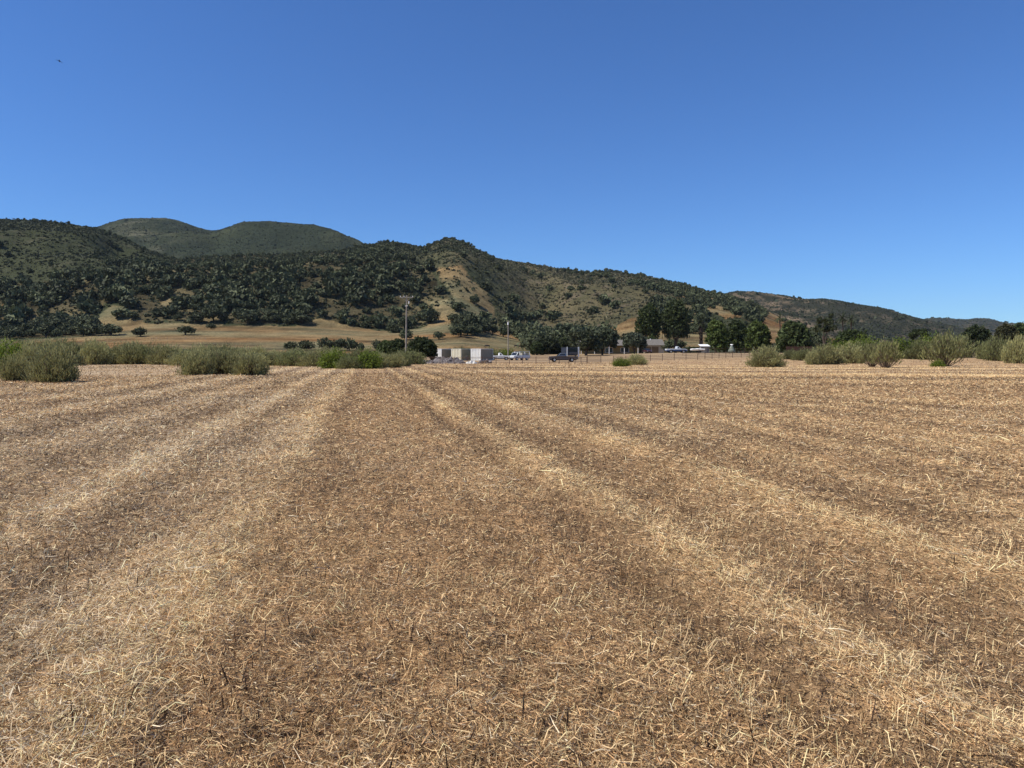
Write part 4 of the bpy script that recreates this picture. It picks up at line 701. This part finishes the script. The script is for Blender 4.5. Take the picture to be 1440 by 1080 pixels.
def mound(name, label, cat, px, D, wpx, h, m, seed, dep=1.6, rough=.35, chunks=0, ncol=None):
    x = float(xat(px, D)); W = wpx / FPX * D; nx, ny = 46, 18; u = np.linspace(-1, 1, nx)[None]; v = np.linspace(-1, 1, ny)[:, None]; U = u + 0 * v; Vv = v + 0 * u; e = np.clip(1 - (U * U) ** 1.3 - Vv * Vv, 0, 1) ** .6
    Z = h * e * (.75 + rough * 2 * fbm(U * 4, Vv * 3, 3, seed)) - .06; X = U * W / 2; Y = Vv * dep; a, b = X.shape; V = np.stack([X, Y, Z], -1).reshape(-1, 3); i = np.arange(a - 1)[:, None] * b; j = np.arange(b - 1)[None]; F = np.stack([i + j, i + j + 1, i + b + j + 1, i + b + j], -1).reshape(-1, 4)
    n = fbm(U * 9, Vv * 5, 3, seed + 3).reshape(-1)[:, None]; C = np.ones((len(V), 3)) * (1 + .9 * n); zz = float(ground_z(np.float64(x), np.float64(D)))
    if not chunks: return prop(obj(name, mesh_np(name, V, F, np.clip(C, .2, 2), m), None, (x, D, zz)), label, cat)
    t = thing(name, label, cat, (x, D, zz)); obj('heap', mesh_np('heap', V, F, np.clip(C, .2, 2), m), t); rg = np.random.default_rng(seed); bm = bmesh.new()
    for k in range(chunks):
        q = rg.integers(0, len(V)); p = V[q]; mtx = Matrix.Translation(Vector(p) + Vector((0, 0, .04))) @ Matrix.Rotation(rg.random() * 6, 4, Vector(rg.normal(size=3))); s = .08 + .2 * rg.random() ** 2; bmesh.ops.create_icosphere(bm, subdivisions=1, radius=s, matrix=mtx @ Matrix.Diagonal((1.6, 1, .6, 1)))
    o = bmo('rubble', bm, mat('rubble_grey', (.22, .20, .19), .9, .5, 1.5, .2), t); o['kind'] = 'stuff'; return t
M_PILE = mat('pile_grey', (.15, .135, .13), .95, .4, 1.5, .1, attr=True); M_SHEET = mat('pale_sheet', (.62, .60, .54), .6, .15, 1.5, .3, attr=True); M_SCRAP = mat('brown_scrap', (.085, .06, .045), .9, .4, 2, .1, attr=True)
mound('rubble_pile', 'long low grey rubble heap in front of the containers and behind the fence', 'heap', 624, 120, 62, 1.05, M_PILE, 501, 2.2, .4, 130)
mound('sheeting', 'crumpled pale sheeting lying right of the grey heap', 'sheeting', 663, 119, 17, .5, M_SHEET, 503, .9, .5); mound('scrap_pile', 'low brown scrap heap between the right container and the white pickup', 'heap', 682, 122, 20, .65, M_SCRAP, 505, 1., .5, 30); mound('scrap_pile', 'flat dark scrap at the left end of the grey heap, under the lush tree', 'heap', 590, 124, 16, .5, M_SCRAP, 507, 1., .5)
def barrel():
    x = float(xat(656.5, 160)); t = thing('barrel', 'dark steel barrel standing between the middle and right containers', 'barrel', (x, 160., float(ground_z(x, 160.)))); bm = bmesh.new(); tube(bm, [(0, 0, 0), (0, 0, .3), (0, 0, .32), (0, 0, .34), (0, 0, .6), (0, 0, .62), (0, 0, .64), (0, 0, .95)], [.32, .32, .345, .32, .32, .345, .32, .32], 16); bmo('drum', bm, M_DARK, t); bm = bmesh.new(); tube(bm, [(0, 0, .952), (0, 0, .975)], .3, 16); bmo('lid', bm, M_GREY, t)
barrel()
# ------------------------------------------------------------------ cattle and bird
M_COW = mat('cow_hide', (.022, .017, .015), .8, .3, 2, .2)
def skinned(name, chain, m, parent=None):
    vs, es, rs = [], [], []
    for pts in chain:
        prev = None
        for p in pts:
            if isinstance(p, int): prev = p; continue
            vs.append(p[:3]); rs.append(p[3]); i = len(vs) - 1
            if prev is not None: es.append((prev, i))
            prev = i
    me = bpy.data.meshes.new(name); me.from_pydata(vs, es, []); o = obj(name, me, parent); o.modifiers.new('skin', 'SKIN'); sv = me.skin_vertices[0].data
    for k, r in enumerate(rs): sv[k].radius = (r, r)
    sv[0].use_root = True; s = o.modifiers.new('sub', 'SUBSURF'); s.levels = 1; s.render_levels = 1; me.materials.append(m); return o
def cow(px, py, rz, label):
    D = find_D(px, py) or 330.; x = float(xat(px, D)); c = [[(-.75, 0, 1.12, .27), (-.25, 0, 1.08, .36), (.35, 0, 1.08, .36), (.7, 0, 1.12, .28), (1.0, 0, 1.1, .2), (1.28, 0, .85, .15), (1.45, 0, .6, .12), (1.55, 0, .42, .08)]]
    for s in (-1, 1): c.append([0, (-.72, s * .2, .75, .14), (-.82, s * .2, .48, .08), (-.74, s * .2, .22, .055), (-.7, s * .2, .03, .06)]); c.append([3, (.66, s * .18, .7, .13), (.68, s * .18, .4, .075), (.67, s * .18, .2, .055), (.7, s * .18, .03, .06)]); c.append([6, (1.42, s * .16, .68, .04), (1.4, s * .24, .67, .03)])
    c.append([0, (-1.0, 0, 1.15, .05), (-1.08, 0, .8, .03), (-1.08, 0, .5, .04)])
    o = skinned('cow', c, M_COW); o.location = (x, D, float(terrain(np.float64(x), np.float64(D)))); o.rotation_euler = (0, 0, rz); prop(o, label, 'cow')
cow(726, 489.3, .1, 'leftmost dark cow of the three grazing on the meadow above the pale truck'); cow(730.6, 490, math.pi - .6, 'middle lowest dark cow of the three on the meadow'); cow(735, 488.8, .3, 'rightmost dark cow of the three grazing on the meadow'); cow(685.5, 489.6, 2.9, 'lone dark cow on the meadow above the roof of the right container')
def bird():
    D = 75.; x = float(xat(94.3, D)); z = float(zat(85.5, D)); c = [[(0, 0, 0, .045), (.1, 0, .01, .05), (.18, 0, .02, .035), (.24, 0, .02, .012)], [0, (-.12, 0, 0, .03), (-.2, 0, 0, .02)], [1, (.1, .1, .05, .022), (.04, .24, -.04, .014), (-.06, .36, -.12, .006)], [1, (.1, -.1, .05, .022), (.04, -.24, -.04, .014), (-.06, -.36, -.12, .006)]]
    o = skinned('bird', c, M_COW); o.location = (x, D, z); o.rotation_euler = (.35, .2, 2.2); prop(o, 'small dark bird flying high in the sky at the upper left', 'bird')
bird()
# ------------------------------------------------------------------ straw, stubble and stalks of the mown field
def blades(P, T, L, Wd, B, c, bend=0.0):
    """tapered two-piece blades from P along T"""
    n = len(P); T = T / (np.linalg.norm(T, axis=1, keepdims=True) + 1e-9); B = B / (np.linalg.norm(B, axis=1, keepdims=True) + 1e-9); L = L[:, None]; W2 = Wd[:, None] * .5
    m = P + T * L * .55; e = P + T * L + np.array([0, 0, -1]) * L * np.asarray(bend).reshape(-1, 1)
    V = np.stack([P - B * W2, P + B * W2, m + B * W2 * .85, m - B * W2 * .85, e + B * W2 * .3, e - B * W2 * .3], 1).reshape(-1, 3)
    i = np.arange(n)[:, None] * 6; F = np.concatenate([i + [[0, 1, 2, 3]], i + [[3, 2, 4, 5]]], 0); return V, F, np.repeat(c, 6, 0)
def scatter(n, r0, r1, amax=43):
    r = np.exp(RNG.uniform(math.log(r0), math.log(r1), n)); a = np.radians(RNG.uniform(-amax, amax, n)); x = r * np.sin(a); y = r * np.cos(a)
    m = int(n * .45); r2 = np.exp(RNG.uniform(math.log(max(r0, 1.2)), math.log(r1), m)); a2 = np.radians(RNG.uniform(-75, 75, m))      # and around the standpoint, past the picture's edges
    x = np.concatenate([x, r2 * np.sin(a2) + RNG.normal(size=m) * 4.5]); y = np.concatenate([y, r2 * np.cos(a2) + RNG.uniform(-2.5, 3, m)]); r = np.hypot(x, y); k = r > .9; return x[k], y[k], r[k]
def straw():
    out = []; rg = RNG
    def add(x, y, T, L, Wd, c, bend=0.0, zoff=0.0, B=None):
        z = ground_z(x, y); P = np.stack([x, y, z + zoff], 1); out.append(blades(P, T, L, Wd, rdir(len(x), rg) if B is None else B, np.clip(c, .01, .9), bend))
    def lod(r): return np.maximum(1.0, r / 5) ** .8
    along = math.atan2(-.2, 1.0)
    # lying straw, denser and better aligned on the windrows
    x, y, r = scatter(640000, 1.7, 60); b, d, g, o = swath(x, y); k = rg.random(len(x)) < (.55 + .42 * b) * (1 - .4 * d); x, y, r, b, d, g, o = (a[k] for a in (x, y, r, b, d, g, o)); n = len(x)
    ang = np.where(rg.random(n) < .15 + .25 * np.clip(b, 0, 1), math.pi / 2 - along + rg.normal(size=n) * .5, rg.random(n) * 6.283); el = np.abs(rg.normal(size=n)) * .22 - .05
    T = np.stack([np.cos(ang) * np.cos(el), np.sin(ang) * np.cos(el), np.sin(el)], 1); L = (.016 + .085 * rg.random(n) ** 3) * (1 + .5 * np.clip(b, 0, 1)) * np.minimum(lod(r) ** .6, 1.9); Wd = (.0022 + .0032 * rg.random(n) ** 1.5) * lod(r)
    q = rg.random(n)[:, None]; c = STRAW * (.36 + 1.0 * q) * (.78 + .3 * np.clip(b, 0, 1))[:, None]; mo = (rg.random(n) < .30 + .5 * o)[:, None]; c = np.where(mo, ORANGE * (.45 + 1.1 * q), c); c = np.where((rg.random(n) < .05)[:, None], np.array([[.88, .74, .50]]), c); mg = (rg.random(n) < .68 * g)[:, None]; c = np.where(mg, GREY * (.8 + .6 * q), c); md = (rg.random(n) < .12 + .38 * d)[:, None]; c = np.where(md, DARK * (.8 + 1.4 * q), c)
    add(x, y, T, L, Wd, c, .1 * rg.normal(size=n), .002 + .03 * rg.random(n) * (1 + b))
    # chaff
    x, y, r = scatter(420000, 1.7, 60); b, d, g, o = swath(x, y); n = len(x); ang = rg.random(n) * 6.283; el = rg.normal(size=n) * .3; T = np.stack([np.cos(ang), np.sin(ang), el], 1); q = rg.random(n)[:, None]
    c = SOIL * (.25 + 2.6 * q ** 2) * (1 + .5 * np.clip(b, 0, 1) - .4 * d)[:, None]; c = np.where((rg.random(n) < .32)[:, None], STRAW * (.7 + .6 * q), c); add(x, y, T, (.010 + .026 * rg.random(n)) * lod(r), (.003 + .004 * rg.random(n)) * lod(r), c, 0, .004 + .015 * rg.random(n))
    # standing stubble, brown where the field is dark
    x, y, r = scatter(150000, 1.8, 120, 42); b, d, g, o = swath(x, y); k = rg.random(len(x)) < .30 + .65 * d - .2 * b; x, y, r, b, d, g, o = (a[k] for a in (x, y, r, b, d, g, o)); n = len(x)
    T = np.stack([rg.normal(size=n) * .35, rg.normal(size=n) * .35, np.ones(n)], 1); q = rg.random(n)[:, None]; c = np.where((rg.random(n) < .5)[:, None], ORANGE * (.55 + .7 * q), np.array([.17, .11, .065]) * (.4 + 1.2 * q)); c = np.where((rg.random(n) < .22)[:, None], STRAW * (.7 + .5 * q), c); L = (.025 + .055 * rg.random(n) ** 1.5) * np.minimum(1.6, 1 + r / 60); add(x, y, T, L, (.0028 + .003 * rg.random(n)) * lod(r), c, 0, -.004)
    # pale bent grass left standing along the bright edges
    x, y, r = scatter(270000, 1.9, 90, 43); b, d, g, o = swath(x, y); pt = fbm(x * .8, y * .6, 3, 97); k = rg.random(len(x)) < np.clip(b * (.35 + .6 * g) + .25 * np.clip(pt - .1, 0, 1), 0, 1) * .75; x, y, r, b, g = (a[k] for a in (x, y, r, b, g)); n = len(x)
    T = np.stack([.55 + .5 * rg.normal(size=n), .25 + .5 * rg.normal(size=n), .85 + .3 * rg.random(n)], 1); q = rg.random(n)[:, None]; c = (STRAW * 1.12 + (GREY * 1.45 - STRAW * 1.12) * g[:, None]) * (.75 + .5 * q); L = (.06 + .13 * rg.random(n)) * np.where(r > 30, .8, 1); add(x, y, T, L, (.0024 + .003 * rg.random(n)) * lod(r), c, .3 + .3 * rg.random(n), -.004)
    x, y, r = scatter(170000, 22, 135, 43); b, d, g, o = swath(x, y); k = rg.random(len(x)) < .30 + .6 * b - .1 * d; x, y, r, b, d, g, o = (a[k] for a in (x, y, r, b, d, g, o)); n = len(x)
    T = np.stack([rg.normal(size=n) * .8, rg.normal(size=n) * .8, np.ones(n)], 1); q = rg.random(n)[:, None]; c = np.where((rg.random(n) < .24 + .75 * np.clip(b, 0, 1) - .4 * d)[:, None], STRAW * (.6 + .7 * q), ORANGE * (.3 + .8 * q)); c = np.where((rg.random(n) < .3 * g)[:, None], GREY * (.7 + .7 * q), c)
    add(x, y, T, (.035 + .06 * rg.random(n)) * np.minimum(1.8, .7 + r / 60), (.0035 + .004 * rg.random(n)) * lod(r), c, .1, -.004)
    V, F, C, off = [], [], [], 0
    for a, f, c in out: V.append(a); F.append(f + off); C.append(c); off += len(a)
    prop(obj('straw', mesh_np('straw', np.vstack(V), np.vstack(F), np.vstack(C), M_STRAW)), kind='stuff')
    # dark cut stalks of weeds, sparse
    out.clear(); x, y, r = scatter(1000, 2.4, 60, 40); n = len(x); T = np.stack([rg.normal(size=n) * .28, rg.normal(size=n) * .28, np.ones(n)], 1); c = np.array([[.07, .042, .028]]) * (.5 + 1.2 * rg.random(n))[:, None]; L = .03 + .11 * rg.random(n) ** 2; Wd = (.005 + .004 * rg.random(n)) * np.maximum(1, r / 9)
    add(x, y, T, L, Wd, c, 0, -.01, np.tile([[1., 0, 0]], (n, 1))); add(x, y, T, L, Wd, c, 0, -.01, np.tile([[0., 1, 0]], (n, 1)))
    # brown weed patch in front of the fence
    m = 1500; X = RNG.normal(size=m) * 4.2; x2 = xat(708, 80) + X; y2 = 80 + RNG.normal(size=m) * 2.4 - .05 * X; T = np.stack([rg.normal(size=m) * .5, rg.normal(size=m) * .5, np.ones(m)], 1); c = np.array([[.15, .11, .07]]) * (.5 + rg.random(m))[:, None]; add(x2, y2, T, .06 + .16 * rg.random(m), .02 + .03 * rg.random(m), c, .1, -.01)
    # rough margin of uncut dry weeds along the far edge of the field
    m = 26000; pxm = rg.uniform(-150, 1600, m); y2 = np.interp(pxm, [-150, 380, 600, 800, 1000, 1100, 1600], [78, 84, 106, 110, 117, 112, 108]) + rg.normal(size=m) * 5; x2 = xat(pxm, y2); k = rg.random(m) < np.clip(.25 + 1.6 * fbm(x2 * .22, y2 * .3, 3, 117), .03, 1); x2, y2 = x2[k], y2[k]; m = len(x2)
    T = np.stack([rg.normal(size=m) * .5, rg.normal(size=m) * .5, np.ones(m)], 1); q = rg.random(m)[:, None]; c = np.where((rg.random(m) < .4)[:, None], np.array([[.19, .135, .08]]) * (.5 + q), STRAW * (.45 + .5 * q)); add(x2, y2, T, .10 + .32 * rg.random(m) ** 1.8, .02 + .03 * rg.random(m), c, .15, -.01)
    V, F, C, off = [], [], [], 0
    for a, f, c in out: V.append(a); F.append(f + off); C.append(c); off += len(a)
    prop(obj('weed_stubble', mesh_np('weed_stubble', np.vstack(V), np.vstack(F), np.vstack(C), M_STRAW)), kind='stuff')
straw()
# ------------------------------------------------------------------ thin summer haze
def haze():
    m = bpy.data.materials.new('haze'); m.use_nodes = True; N = m.node_tree.nodes; L = m.node_tree.links; N.remove(N['Principled BSDF']); v = N.new('ShaderNodeVolumePrincipled'); v.inputs['Color'].default_value = (.75, .87, 1, 1); v.inputs['Density'].default_value = 2.6e-5; L.new(v.outputs[0], N['Material Output'].inputs['Volume'])
    bm = bmesh.new(); box(bm, -7100, 7100, -7100, 7100, -60, 520); prop(bmo('haze', bm, m), kind='stuff')
haze()
